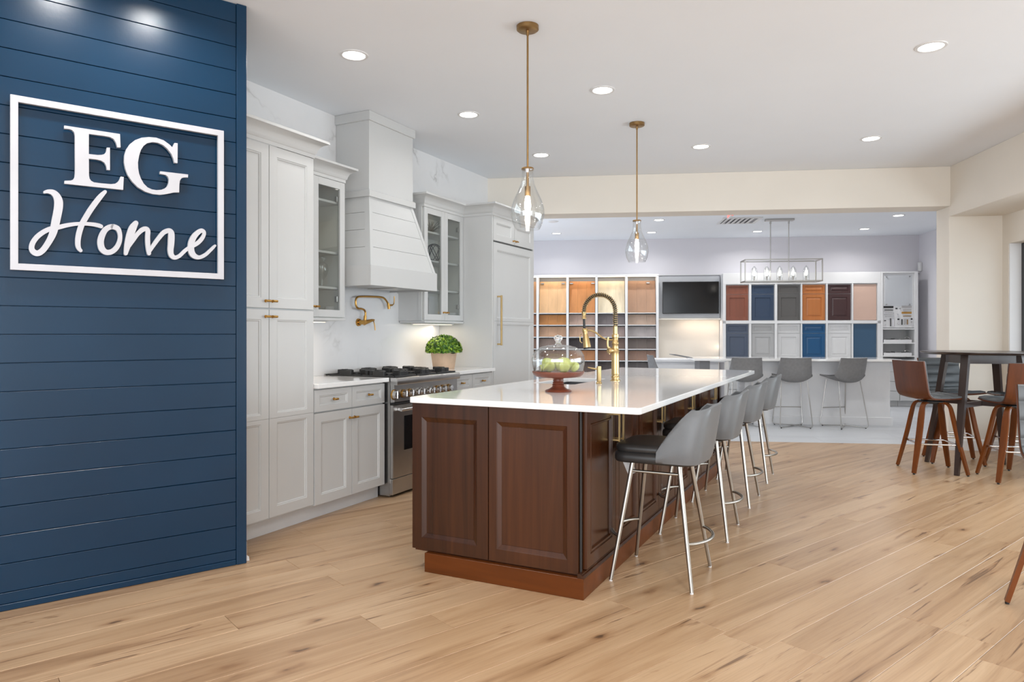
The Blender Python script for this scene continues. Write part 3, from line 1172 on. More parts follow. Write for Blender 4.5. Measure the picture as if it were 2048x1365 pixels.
# ---- range hood
t = thing('range_hood', 'white shiplap range hood with tapered canopy rising to the ceiling', 'range hood', 'K', -3.7, 4.80, 1.62)
y0, y1 = 4.51, 5.117
xf = -3.552
b = MB()
b.box(-3.888, xf, y0, y1, 2.385, CEIL - 0.002)
b.build('chimney', 'cab', t, smooth=0)
b = MB()
b.sweep([(-3.888, y0), (xf, y0), (xf, y1), (-3.888, y1)], [(0, 2.955), (0.012, 2.955), (0.016, 2.962), (0.016, CEIL - 0.002), (0, CEIL - 0.002)])
b.build('crown', 'cab', t, smooth=0)
b = MB()
b.sweep([(-3.888, y0), (xf, y0), (xf, y1), (-3.888, y1)], [(-0.004, 2.345), (0.018, 2.345), (0.018, 2.392), (0.010, 2.400), (-0.004, 2.400)])
b.build('band', 'cab', t, smooth=0)
# tapered part: boards one above the other
ZT, ZB = 2.35, 1.775
TOP, BOT = (4.515, 5.112, -3.557), (4.338, 5.240, -3.402)


def hood_at(z, grow=0.0):
    k = (ZT - z) / (ZT - ZB)
    return (TOP[0] + (BOT[0] - TOP[0]) * k - grow, TOP[1] + (BOT[1] - TOP[1]) * k + grow, TOP[2] + (BOT[2] - TOP[2]) * k + grow)


levels = [2.35, 2.215, 2.07, 1.925, 1.775]
for zt, zb in zip(levels[:-1], levels[1:]):
    b = MB()
    zt2, zb2 = zt - 0.0012, zb + 0.0012
    A_, B_ = hood_at(zt2), hood_at(zb2)
    vs = [(-3.888, A_[0], zt2), (A_[2], A_[0], zt2), (A_[2], A_[1], zt2), (-3.888, A_[1], zt2),
          (-3.888, B_[0], zb2), (B_[2], B_[0], zb2), (B_[2], B_[1], zb2), (-3.888, B_[1], zb2)]
    fs = [(0, 1, 2, 3), (4, 7, 6, 5), (0, 4, 5, 1), (1, 5, 6, 2), (2, 6, 7, 3), (3, 7, 4, 0)]
    b.verts_faces(vs, fs)
    b.build('board', 'cab', t, smooth=0)
b = MB()
for s_ in (0, 1):
    ring = []
    for z in (2.345, 1.775):
        h = hood_at(z, 0.004)
        yy = h[s_]
        dy = 0.038 if s_ == 0 else -0.038
        ring.append([(h[2], yy, z), (h[2], yy + dy, z), (h[2] - 0.012, yy + dy, z), (h[2] - 0.012, yy + dy * 0.3, z), (h[2] - 0.05, yy + dy * 0.3, z), (h[2] - 0.05, yy, z)])
    n = len(ring[0])
    fs = [(k, (k + 1) % n, n + (k + 1) % n, n + k) for k in range(n)] + [tuple(range(n)), tuple(range(n, 2 * n))[::-1]]
    b.verts_faces(ring[0] + ring[1], fs)
b.build('corner_trim', 'cab', t, smooth=0)
b = MB()
cy0, cy1, cx = 4.325, 5.253, -3.388
b.box(cx - 0.018, cx, cy0, cy1, 1.62, 1.777, 0.0015)
b.box(-3.888, cx - 0.018, cy0, cy0 + 0.018, 1.62, 1.777)
b.box(-3.888, cx - 0.018, cy1 - 0.018, cy1, 1.62, 1.777)
b.box(-3.888, cx - 0.018, cy0 + 0.018, cy1 - 0.018, 1.757, 1.7765)
b.build('apron', 'cab', t, smooth=0)
b = MB()
b.box(-3.87, cx - 0.02, cy0 + 0.02, cy1 - 0.02, 1.635, 1.66, 0.002)
for yy in (4.60, 4.98):
    b.box(-3.82, -3.46, yy - 0.15, yy + 0.15, 1.628, 1.635, 0.002)
b.build('liner', 'steel', t, smooth=0)

# ---- pot filler
t = thing('pot_filler', 'brass pot filler tap folded on the backsplash above the range', 'tap', 'K', -3.87, 4.83, 1.34)
PX = -3.83


def kp(px, py, x=PX):
    y, z = on_x('K', px, py, x)
    return (x, y, z)


b = MB()
c = kp(722, 645)
b.cyl((-3.876, c[1] + 0.02, c[2]), (-3.862, c[1] + 0.02, c[2]), 0.034, 0.030, 24)
b.cyl((-3.862, c[1] + 0.02, c[2]), (-3.80, c[1] + 0.02, c[2]), 0.019, 0.019, 20)
p0 = kp(728, 646)
p1 = kp(744, 641)
b.tube([p0, p1], [0.022, 0.012], 16)
b.build('wall_flange', 'brass', t)
b = MB()
q = [(729, 640), (731, 628), (729, 621), (723, 618), (716, 617), (712, 611), (711.5, 602), (714, 595.5), (722, 593.5), (740, 593.5), (760, 594.5), (768, 597), (774, 604), (777, 612)]
pts3 = spline([kp(*p) for p in q], 5)
b.tube(pts3, 0.0085, 12)
b.cyl(kp(776, 606), kp(778, 618), 0.011, 0.013, 14)
b.cyl(kp(729.5, 642), kp(730.5, 632), 0.013, 0.013, 14)
b.build('swing_arm', 'brass', t)
for qq in ([(744, 641), (747, 643), (749, 650), (750.5, 661)], [(781, 611), (787, 609), (788.5, 600), (788.5, 593)]):
    b = MB()
    b.tube(spline([kp(*p) for p in qq], 4), 0.0045, 8)
    b.cyl(kp(*qq[0]), kp(qq[0][0] + 4, qq[0][1] - 0.5), 0.010, 0.008, 12)
    b.build('lever', 'brass', t)

# ---- range
t = thing('range_cooker', 'stainless steel range with brass ringed knobs and black grates', 'stove', 'K', -3.5, 4.80, 0)
RY0, RY1 = 4.352, 5.262
RF = -3.205
b = MB()
b.box(-3.875, RF - 0.025, RY0, RY1, 0.11, 0.90)
b.box(-3.875, -3.862, RY0, RY1, 0.90, 0.925)
b.build('body', 'steel', t, smooth=0)
b = MB()
b.prism([(-3.86, 0.912), (-3.172, 0.912), (-3.164, 0.908), (-3.160, 0.900), (-3.160, 0.862), (-3.163, 0.858), (-3.225, 0.858), (-3.225, 0.895), (-3.86, 0.895)], RY0 - 0.003, RY1 + 0.003, 'xz')
b.bm.verts.ensure_lookup_table()
b.build('cooktop', 'steel', t, smooth=50)
b = MB()
b.prism([(-3.225, 0.858), (-3.190, 0.858), (-3.186, 0.728), (-3.225, 0.722)], RY0, RY1, 'xz')
b.build('control_panel', 'steel', t, smooth=0)
b = MB()
b.box(-3.225, -3.19, RY0 + 0.004, RY1 - 0.004, 0.708, 0.722)
b.build('vent_slot', 'blackm', t, smooth=0)
kpos = []
for i, px in enumerate((794, 813, 826, 837, 848, 859, 868, 880, 891, 903)):
    yy, zz = on_x('K', px, 795, -3.155)
    kpos.append(yy)
for i, yy in enumerate(kpos):
    b = MB()
    r = 0.036 if i == 0 else 0.028
    if i in (3, 5):
        r = 0.022
    z = 0.787
    x = -3.185
    b.cyl((x, yy, z), (x + 0.012, yy, z), r + 0.004, r + 0.003, 24)
    kb = b.build('knob', 'brass' if i not in (3, 4, 5, 6) else 'steelb', t)
    b = MB()
    b.cyl((x + 0.012, yy, z), (x + 0.038, yy, z), r, r * 0.82, 24)
    b.box(x + 0.036, x + 0.044, yy - 0.004, yy + 0.004, z - r * 0.8, z + r * 0.8, 0.001)
    b.build('grip', 'steelb', kb)
b = MB()
b.box(RF - 0.025, RF, RY0 + 0.004, RY1 - 0.004, 0.145, 0.705, 0.003)
d = b.build('oven_door', 'steel', t, smooth=0)
b = MB()
b.box(RF - 0.001, RF + 0.002, 4.500, 5.115, 0.345, 0.610, 0.001)
b.build('oven_window', 'black', d, smooth=0)
b = MB()
b.cyl((RF + 0.048, RY0 + 0.04, 0.668), (RF + 0.048, RY1 - 0.04, 0.668), 0.013, 0.013, 16)
for yy in (RY0 + 0.075, RY1 - 0.075):
    b.box(RF - 0.001, RF + 0.050, yy - 0.014, yy + 0.014, 0.656, 0.680, 0.004)
b.build('handle', 'steelb', d)
b = MB()
b.box(-3.24, RF - 0.004, RY0 + 0.006, RY1 - 0.006, 0.022, 0.140, 0.002)
b.box(-3.85, -3.24, RY0 + 0.006, RY1 - 0.006, 0.012, 0.11)
b.build('kick_panel', 'steel', t, smooth=0)
b = MB()
for yy in (RY0 + 0.05, RY1 - 0.05):
    for xx in (-3.27, -3.80):
        b.cyl((xx, yy, 0.0), (xx, yy, 0.03), 0.016, n=12)
b.build('foot', 'blackm', t)
gw = (RY1 - RY0 - 0.02) / 3
for i in range(3):
    ya = RY0 + 0.01 + i * gw
    yb = ya + gw - 0.006
    b = MB()
    zt, zl = 0.958, 0.9125
    xa, xb = -3.835, -3.195
    xm_, ym_ = (xa + xb) / 2, (ya + yb) / 2
    for x_ in (xa, xm_ - 0.006, xb - 0.012):
        b.box(x_, x_ + 0.012, ya, yb, zl, zl + 0.012, 0.002)
    for y_ in (ya, yb - 0.012):
        b.box(xa, xb, y_, y_ + 0.012, zl, zl + 0.012, 0.002)
    for cx_ in (xa + 0.16, xb - 0.16):
        for sx in (-1, 1):
            x0_, x1_ = sorted((cx_ + sx * 0.045, cx_ + sx * 0.150))
            b.box(x0_, x1_, ym_ - 0.010, ym_ + 0.010, zl + 0.008, zt, 0.003)
            x0_, x1_ = sorted((cx_ + sx * 0.128, cx_ + sx * 0.150))
            b.box(x0_, x1_, ym_ - 0.055, ym_ + 0.055, zl + 0.004, zt - 0.001, 0.003)
        for sy in (-1, 1):
            y0_, y1_ = sorted((ym_ + sy * 0.045, ym_ + sy * 0.138))
            b.box(cx_ - 0.010, cx_ + 0.010, y0_, y1_, zl + 0.008, zt, 0.003)
            y0_, y1_ = sorted((ym_ + sy * 0.118, ym_ + sy * 0.140))
            b.box(cx_ - 0.055, cx_ + 0.055, y0_, y1_, zl + 0.004, zt - 0.001, 0.003)
    b.build('grate', 'iron', t, smooth=0)
    for cx_ in (xa + 0.16, xb - 0.16):
        b = MB()
        b.lathe([(0, 0), (0.048, 0), (0.048, 0.008), (0.034, 0.012), (0.034, 0.022), (0.030, 0.026), (0, 0.027)], (cx_, (ya + yb) / 2, 0.9121), 20)
        b.build('burner', 'iron', t)

# ---- potted box ball
t = thing('potted_plant', 'clipped green boxwood plant in a pale terracotta pot on the counter', 'plant', 'K', -3.60, 5.70, 0.914)
b = MB()
cx, cy, cz = -3.60, 5.70, 0.9142


def osc(prof):
    return prof


b.lathe([(0, 0.0), (0.106, 0.0), (0.110, 0.006), (0.132, 0.148), (0.141, 0.152), (0.141, 0.163), (0.128, 0.163), (0.122, 0.138), (0, 0.138)], (cx, cy, cz), 48, 0.80, 1.0, rib=lambda a, z: 1.0 / (abs(math.cos(a)) ** 4 + abs(math.sin(a)) ** 4) ** 0.12)
b.build('pot', 'terra', t)
b = MB()
rl = random.Random(3)
for i in range(3000):
    th = rl.uniform(0, 2 * PI)
    ph = math.acos(rl.uniform(-0.15, 1))
    rr = rl.uniform(0.86, 1.04)
    p = Vector((cx + 0.160 * rr * math.sin(ph) * math.cos(th), cy + 0.185 * rr * math.sin(ph) * math.sin(th), cz + 0.175 + 0.140 * rr * math.cos(ph)))
    n = Vector((math.sin(ph) * math.cos(th), math.sin(ph) * math.sin(th), math.cos(ph) + 0.3)) + Vector((rl.uniform(-1, 1), rl.uniform(-1, 1), rl.uniform(-1, 1))) * 0.7
    n.normalize()
    a = n.orthogonal().normalized()
    a = Matrix.Rotation(rl.uniform(0, 6.28), 3, n) @ a
    c_ = n.cross(a)
    s_ = rl.uniform(0.010, 0.018)
    b.verts_faces([p - a * s_, p + c_ * s_ * 0.5 + n * 0.002, p + a * s_ + n * 0.004, p - c_ * s_ * 0.5 + n * 0.002], [(0, 1, 2, 3)])
fo = b.build('foliage', 'leaf', t, smooth=0, normals=False)
fo['kind'] = 'stuff'
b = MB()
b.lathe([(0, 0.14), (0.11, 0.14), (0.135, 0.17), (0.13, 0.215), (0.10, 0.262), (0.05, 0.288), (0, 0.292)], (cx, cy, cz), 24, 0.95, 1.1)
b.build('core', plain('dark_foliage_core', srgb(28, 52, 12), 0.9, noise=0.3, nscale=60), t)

# ---- things inside the glass cabinets
X1 = -3.72


def obj1(name, label, cat, bld, mat, F, org, group=None, smooth=40):
    return tag(bld.build(name, mat, F=F, origin=org, smooth=smooth), label, cat, group)


y_, _z = on_x('K', 645, 560, X1)
b = MB()
b.lathe([(0.0, 0), (0.035, 0), (0.036, 0.004), (0.010, 0.012), (0.008, 0.06), (0.030, 0.085), (0.044, 0.13), (0.040, 0.17), (0.018, 0.19), (0.016, 0.20), (0.024, 0.215), (0.020, 0.235), (0, 0.242)], (X1, y_, 1.6035), 24)
obj1('glass_decanter', 'small clear glass decanter on a shelf of the left wall cabinet', 'decanter', b, 'glass', 'K', (X1, y_, 1.6035))
y_, _z = on_x('K', 660, 610, X1)
b = MB()
b.lathe([(0, 0), (0.036, 0), (0.038, 0.004), (0.038, 0.066), (0.040, 0.070), (0.030, 0.072), (0, 0.072)], (X1, y_, 1.3855), 24)
c0 = obj1('canister', 'white lettered canister at the bottom of the left wall cabinet', 'canister', b, 'whitep', 'K', (X1, y_, 1.3855))
b = MB()
for k in range(3):
    a_ = -0.55 + k * 0.32
    p = [(X1 + 0.0385 * math.cos(a_ + dt), y_ + 0.0385 * math.sin(a_ + dt), 1.3855 + z) for dt, z in ((-0.10, 0.024), (-0.10, 0.046), (0.0, 0.030), (0.10, 0.046), (0.10, 0.024))]
    b.tube(p if k != 1 else [p[0], p[1], p[3], p[4]], 0.0012, 5)
b.build('lettering', 'blackm', c0)
# dark spiky ornament, wire sculpture, candle, bowl in the right cabinet
y_, _z = on_x('K', 861, 462, X1)
org = (X1, y_, 2.1995)
b = MB()
b.lathe([(0, 0), (0.025, 0), (0.03, 0.012), (0.02, 0.03), (0, 0.034)], org, 12)
for i in range(46):
    th = i * 2.399
    ph = 0.15 + 1.25 * ((i % 12) / 12)
    d = Vector((math.sin(ph) * math.cos(th), math.sin(ph) * math.sin(th), math.cos(ph)))
    L = 0.11 + 0.03 * math.sin(i * 1.7)
    p = Vector(org) + Vector((0, 0, 0.015))
    b.tube([p, p + d * L * 0.6, p + d * L - Vector((0, 0, 0.008))], [0.004, 0.003, 0.0008], 5)
obj1('spiky_plant', 'dark spiky air plant on top shelf of right wall cabinet', 'plant', b, plain('dark_green_spikes', srgb(52, 60, 52), 0.6), 'K', org)
y_, _z = on_x('K', 868, 505, X1)
org = (X1, y_, 1.9345)
b = MB()
for k in range(7):
    a_ = k * PI / 7
    ring = []
    for q_ in range(24):
        tt = 2 * PI * q_ / 24
        v = Vector((0.085 * math.cos(tt), 0, 0.085 * math.sin(tt)))
        v = Matrix.Rotation(a_, 3, 'Z') @ Matrix.Rotation(0.5 * math.sin(k * 2.1), 3, 'X') @ v
        ring.append(Vector((X1, y_, 1.9345 + 0.0895)) + v)
    b.tube(ring, 0.004, 6, closed=True)
obj1('wire_ball', 'dark metal wire ball on middle shelf of right wall cabinet', 'ornament', b, plain('dark_wire', srgb(62, 66, 66), 0.4, 0.6), 'K', org)
y_, _z = on_x('K', 858, 610, X1)
org = (X1, y_, 1.3855)
b = MB()
b.lathe([(0, 0), (0.03, 0), (0.032, 0.006), (0.012, 0.014), (0.012, 0.03), (0.02, 0.036), (0.02, 0.04), (0, 0.04)], org, 16)
cs = obj1('candlestick', 'white taper candle in dark holder inside right wall cabinet', 'candle', b, 'blackm', 'K', org)
b = MB()
b.lathe([(0, 0.04), (0.011, 0.04), (0.010, 0.20), (0.006, 0.206), (0, 0.206)], org, 14)
b.build('candle', 'whitep', cs)
y_, _z = on_x('K', 901, 618, X1)
org = (X1, y_, 1.3855)
b = MB()
b.lathe([(0, 0), (0.03, 0), (0.032, 0.006), (0.065, 0.04), (0.075, 0.066), (0.071, 0.067), (0.058, 0.04), (0.02, 0.012), (0, 0.011)], org, 24)
obj1('bowl', 'white bowl at the bottom of the right wall cabinet', 'bowl', b, 'whitep', 'K', org)

# under-cabinet lights
for y0, y1, pw in ((3.70, 4.15, 0.5), (5.42, 5.98, 0.8)):
    t = thing('under_cabinet_light', 'slim warm light bar under the %s wall cabinet' % ('left' if y0 < 5 else 'right'), 'light', 'K', -3.72, (y0 + y1) / 2, 1.335)
    b = MB()
    b.box(-3.78, -3.66, y0, y1, 1.334, 1.3445, 0.002)
    b.build('housing', 'whitep', t, smooth=0)
    b = MB()
    b.box(-3.765, -3.675, y0 + 0.01, y1 - 0.01, 1.332, 1.334)
    b.build('diffuser', 'strip', t, smooth=0)
    lamp('under_cabinet_lamp', 'K', -3.72, (y0 + y1) / 2, 1.329, 0.08, y1 - y0 - 0.04, pw, (1.0, 0.84, 0.68), (0, 0, -1))

# ================================================================== ISLAND
IX0, IX1 = -2.155, -1.205                            # carcass
IY0, IY1 = 3.130, 6.60
t = thing('kitchen_island', 'dark stained cherry kitchen island base with framed panels and brass pulls', 'kitchen island', 'K', -1.65, 4.85, 0)
b = MB()
b.box(IX0, IX1 - 0.006, IY0, IY1, 0.095, 0.672)
b.box(-1.69, IX1 - 0.006, IY0, IY1, 0.672, 0.8835)
b.box(IX0, -2.035, IY0, IY1, 0.672, 0.8835)
b.box(-2.035, -1.69, IY0, 4.275, 0.672, 0.8835)
b.box(-2.035, -1.69, 4.955, IY1, 0.672, 0.8835)
b.build('body', 'cherry', t, smooth=0)
b = MB()
b.box(-2.07, -1.183, 3.088, IY1 - 0.01, 0.0, 0.100, 0.002)
b.build('plinth', 'cherryx', t, smooth=0)
b = MB()
b.sweep([(IX1 + 0.022, 3.088), (IX1 + 0.022, IY1)][::1], [(-0.03, 0.100), (0.004, 0.100), (0.004, 0.104), (-0.004, 0.112), (-0.010, 0.114), (-0.010, 0.120), (-0.03, 0.122)])
b.build('base_moulding', 'cherry', t, smooth=0)


def island_ring(l, r, bo, to):
    return [(0.001, 0.001, 0.001, 0.001, 0.0), (l, r, bo, to, 0.0), (l + 0.004, r + 0.004, bo + 0.004, to + 0.004, -0.003),
            (l + 0.024, r + 0.024, bo + 0.024, to + 0.024, -0.011), (l + 0.026, r + 0.026, bo + 0.026, to + 0.026, -0.009)]


for a0, a1, l, r in ((-2.162, -1.702, 0.060, 0.066), (-1.6985, -1.216, 0.044, 0.058)):
    b = MB()
    b.panel(IY0 - 0.020, -1, a0, a1, 0.108, 0.8825, island_ring(l, r, 0.062, 0.075), axis='y')
    b.build('end_panel', 'cherry', t, smooth=0)
b = MB()
b.box(-1.213, IX1, IY0 - 0.012, IY0, 0.108, 0.8825, 0.001)  # black strip paints the shade of the open gap at the corner
b.build('corner_gap_shade', 'blackm', t, smooth=0)
# seating side: four pairs of doors
CW = 0.8625
for k in range(4):
    y0 = IY0 + 0.018 + k * CW
    ym = y0 + CW / 2
    for a0, a1, kn in ((y0 + 0.002, ym - 0.0015, ym - 0.034), (ym + 0.0015, y0 + CW - 0.012, ym + 0.034)):
        if a1 > IY1 + 0.02:
            a1 = IY1
        b = MB()
        dd = [(0.001, 0.001, 0.001, 0.001, 0.0), (0.050, 0.050, 0.060, 0.060, 0.0), (0.053, 0.053, 0.063, 0.063, -0.006), (0.058, 0.058, 0.068, 0.068, -0.006),
              (0.062, 0.062, 0.072, 0.072, -0.001), (0.068, 0.068, 0.078, 0.078, -0.001), (0.074, 0.074, 0.084, 0.084, -0.012)]
        b.panel(IX1 + 0.016, 1, a0, a1, 0.125, 0.880, dd)
        d = b.build('door', 'cherry', t, smooth=0)
        b = MB()
        hx = IX1 + 0.016 + 0.032
        b.box(hx - 0.005, hx + 0.005, kn - 0.005, kn + 0.005, 0.682, 0.834, 0.001)
        for z in (0.690, 0.826):
            b.box(IX1 + 0.015, hx - 0.005, kn - 0.005, kn + 0.005, z - 0.005, z + 0.005, 0.0008)
        b.build('handle', 'brassp', d, smooth=0)
# working side: drawer banks
for k in range(4):
    y0 = IY0 + 0.006 + k * CW
    for z0, z1 in ((0.105, 0.372), (0.376, 0.668), (0.672, 0.880)):
        b = MB()
        b.panel(IX0 - 0.020, -1, y0, y0 + CW - 0.008, z0, z1, [(0.001, 0.001, 0.001, 0.001, 0), (0.05, 0.05, 0.045, 0.045, 0), (0.06, 0.06, 0.055, 0.055, -0.008)], t=0.0195)
        d = b.build('drawer', 'cherry', t, smooth=0)
        b = MB()
        b.box(IX0 - 0.052, IX0 - 0.044, y0 + CW / 2 - 0.09, y0 + CW / 2 + 0.09, (z0 + z1) / 2 - 0.004, (z0 + z1) / 2 + 0.004, 0.001)
        for s_ in (-0.08, 0.08):
            b.box(IX0 - 0.044, IX0 - 0.019, y0 + CW / 2 + s_ - 0.004, y0 + CW / 2 + s_ + 0.004, (z0 + z1) / 2 - 0.004, (z0 + z1) / 2 + 0.004)
        b.build('handle', 'brassp', d, smooth=0)

# worktop with a real cut-out for the sink
SX0_, SX1_, SY0_, SY1_ = -2.01, -1.715, 4.30, 4.93


def rrect(x0, x1, y0, y1, r, n=5):
    out = []
    for cx_, cy_, a in ((x1 - r, y0 + r, -PI / 2), (x1 - r, y1 - r, 0), (x0 + r, y1 - r, PI / 2), (x0 + r, y0 + r, PI)):
        for k in range(n + 1):
            tt = a + (PI / 2) * k / n
            out.append((cx_ + r * math.cos(tt), cy_ + r * math.sin(tt)))
    return out


tmp = bmesh.new()
edges = []
for loop in (rrect(-2.158, -0.905, 3.068, 6.665, 0.022), rrect(SX0_, SX1_, SY0_, SY1_, 0.02)):
    vs = [tmp.verts.new((x, y, 0.9145)) for x, y in loop]
    edges += [tmp.edges.new((vs[i], vs[(i + 1) % len(vs)])) for i in range(len(vs))]
bmesh.ops.triangle_fill(tmp, use_beauty=True, edges=edges)
ext = bmesh.ops.extrude_face_region(tmp, geom=tmp.faces[:])
bmesh.ops.translate(tmp, vec=(0, 0, -0.0305), verts=[g for g in ext['geom'] if isinstance(g, bmesh.types.BMVert)])
bmesh.ops.recalc_face_normals(tmp, faces=tmp.faces[:])
sharp = [e for e in tmp.edges if len(e.link_faces) == 2 and e.calc_face_angle(0) > 1.2 and abs(e.verts[0].co.z - e.verts[1].co.z) < 1e-5]
bmesh.ops.bevel(tmp, geom=sharp, offset=0.004, segments=2, affect='EDGES', profile=0.5)
b = MB()
b.merge(tmp)
tag(b.build('island_worktop', 'quartz', F='K', origin=(-1.53, 4.85, 0.884), smooth=0), 'large white quartz worktop on the dark wooden island', 'worktop')
b = MB()
x0, x1, y0, y1, zt, zb = SX0_ - 0.004, SX1_ + 0.004, SY0_ - 0.004, SY1_ + 0.004, 0.8835, 0.70
vs = []
for (dx, z) in ((0.012, zt), (0, zt), (0.0, zb), (0.012, zb - 0.01)):
    pass
outer = [(x0 - 0.01, y0 - 0.01), (x1 + 0.01, y0 - 0.01), (x1 + 0.01, y1 + 0.01), (x0 - 0.01, y1 + 0.01)]
inner = [(x0, y0), (x1, y0), (x1, y1), (x0, y1)]
vs = [(x, y, zt - 0.0005) for x, y in outer] + [(x, y, zt - 0.0005) for x, y in inner] + [(x, y, zb) for x, y in inner] + [(x, y, zb - 0.012) for x, y in outer]
fs = []
for k in range(4):
    k2 = (k + 1) % 4
    fs += [(k, k2, 4 + k2, 4 + k), (4 + k, 4 + k2, 8 + k2, 8 + k), (12 + k, 12 + k2, k2, k)]
fs += [(8, 9, 10, 11), (12, 15, 14, 13)]
b.verts_faces(vs, fs)
b.lathe([(0, 0), (0.04, 0), (0.042, 0.003), (0.02, 0.004), (0, 0.002)], ((x0 + x1) / 2, (y0 + y1) / 2, zb), 20)
tag(b.build('sink', 'sinkm', F='K', origin=((x0 + x1) / 2, (y0 + y1) / 2, 0.7), smooth=30), 'dark undermount sink in the island worktop', 'sink')

# ---- faucet
fx, fy = -1.589, 4.775
t = thing('kitchen_faucet', 'tall brass spring spout kitchen faucet standing on the island worktop', 'faucet', 'K', fx, fy, 0.9146)
b = MB()
o = (fx, fy, 0.9147)
b.lathe([(0, 0), (0.036, 0), (0.036, 0.004), (0.027, 0.010), (0.026, 0.018), (0.030, 0.022), (0.030, 0.028), (0.025, 0.034), (0.025, 0.042), (0.029, 0.046), (0.027, 0.056), (0.027, 0.175), (0.025, 0.20), (0.027, 0.205), (0.029, 0.21), (0.027, 0.216), (0.023, 0.225), (0.022, 0.255), (0.026, 0.262), (0.026, 0.268), (0.021, 0.275), (0.0195, 0.30), (0.025, 0.305), (0.025, 0.326), (0.018, 0.330), (0.0165, 0.372), (0.0165, 0.384), (0, 0.384)], o, 28)
b.build('column', 'brassp', t)
b = MB()                                             # side valve with knurled cap
b.cyl((fx - 0.01, fy - 0.012, 1.128), (fx - 0.030, fy - 0.040, 1.128), 0.017, 0.017, 16)
b.cyl((fx - 0.030, fy - 0.040, 1.128), (fx - 0.037, fy - 0.050, 1.128), 0.021, 0.016, 16)
for k in range(8):
    a_ = k * PI / 4
    b.cyl((fx - 0.030 + 0.0, fy - 0.038, 1.128), (fx - 0.030 + 0.026 * math.cos(a_) * 0.8, fy - 0.038 - 0.02 * math.cos(a_) * 0.6, 1.128 + 0.026 * math.sin(a_)), 0.004, 0.004, 8)
b.build('valve', 'brassp', t)
b = MB()
b.tube(spline([(fx - 0.030, fy - 0.044, 1.130), (fx - 0.038, fy - 0.05, 1.15), (fx - 0.040, fy - 0.052, 1.185), (fx - 0.036, fy - 0.050, 1.222)], 4), [0.006] * 4 + [0.0075] * 6 + [0.008] * 3, 10)
b.build('lever', 'brassp', t)
HX = fx - 0.236                                      # where the spray head hangs
rad = 0.5 * 0.236
path = [(fx, fy, 1.298 + k * 0.01) for k in range(12)] + arc((fx - rad, fy, 1.408), rad, 0, PI, 40)[0:] + [(HX, fy, 1.408 - 0.01 * k) for k in range(1, 3)]
b = MB()
b.tube(path, 0.0115, 10)
b.build('hose', 'blackm', t)
P = [Vector(p) for p in path]
cum = [0]
for i in range(1, len(P)):
    cum.append(cum[-1] + (P[i] - P[i - 1]).length)
coil = []
pitch = 0.0135
turns = int(cum[-1] / pitch)
j = 0
for k in range(turns * 10):
    s_ = cum[-1] * k / (turns * 10)
    while j < len(P) - 2 and cum[j + 1] < s_:
        j += 1
    f_ = (s_ - cum[j]) / (cum[j + 1] - cum[j])
    p = P[j].lerp(P[j + 1], f_)
    d = (P[j + 1] - P[j]).normalized()
    nn = Vector((0, 1, 0))
    cc = d.cross(nn)
    tt = 2 * PI * k / 10
    coil.append(p + (nn * math.cos(tt) + cc * math.sin(tt)) * 0.0165)
b = MB()
b.tube(coil, 0.0026, 5)
b.build('spring', 'brassp', t)
b = MB()
b.lathe([(0, 0), (0.019, 0), (0.019, 0.006), (0.014, 0.012), (0.0135, 0.034), (0.018, 0.038), (0.018, 0.046), (0, 0.046)], (HX, fy, 1.355), 20)
b.build('collar', 'brassp', t)
b = MB()
b.tube([(HX, fy, 1.362), (HX + 0.001, fy, 1.32), (HX + 0.004, fy, 1.275)], 0.0085, 10)
b.build('lower_hose', 'blackm', t)
b = MB()
hd = [(0, 1.285), (0.016, 1.285), (0.021, 1.278), (0.020, 1.262), (0.016, 1.250), (0.018, 1.24), (0.023, 1.205), (0.026, 1.175), (0.028, 1.155), (0.028, 1.142), (0, 1.142)]
n0 = len(b.bm.verts)
b.lathe([(r, z - 1.285) for r, z in hd], (0, 0, 0), 24)
bmesh.ops.transform(b.bm, matrix=Matrix.Translation((HX + 0.006, fy, 1.285)) @ Matrix.Rotation(R(-8), 4, 'Y'), verts=b.bm.verts[:])
b.tube([(HX - 0.016, fy - 0.003, 1.245), (HX - 0.030, fy - 0.004, 1.235), (HX - 0.028, fy - 0.004, 1.19), (HX - 0.014, fy - 0.003, 1.18)], 0.004, 8)
sp_ = b.build('spray_head', 'brassp', t)
b = MB()
b.lathe([(0, -0.149), (0.0285, -0.149), (0.0285, -0.138), (0, -0.138)], (0, 0, 0), 24)
bmesh.ops.transform(b.bm, matrix=Matrix.Translation((HX + 0.006, fy, 1.285)) @ Matrix.Rotation(R(-8), 4, 'Y'), verts=b.bm.verts[:])
b.build('nozzle', 'blackm', sp_)
b = MB()
b.tube(spline([(HX + 0.018, fy, 1.268), (HX + 0.05, fy, 1.270), (HX + 0.09, fy, 1.255), (HX + 0.135, fy, 1.222), (HX + 0.175, fy, 1.204), (HX + 0.225, fy, 1.203)], 5), 0.0065, 10)
b.build('holder_arm', 'brassp', t)

# ---- soap dispenser
sx, sy = -1.593, 4.446
t = thing('soap_dispenser', 'slim brass soap dispenser beside the sink on the island', 'soap dispenser', 'K', sx, sy, 0.9146)
b = MB()
b.lathe([(0, 0), (0.019, 0), (0.020, 0.005), (0.014, 0.014), (0.0155, 0.020), (0.0155, 0.115), (0, 0.115)], (sx, sy, 0.9147), 22)
b.build('body', 'brassp', t)
b = MB()
b.tube([(sx, sy, 1.010), (sx - 0.04, sy, 1.014), (sx - 0.078, sy, 1.020)], [0.006, 0.0055, 0.004], 10)
b.build('spout', 'brassp', t)

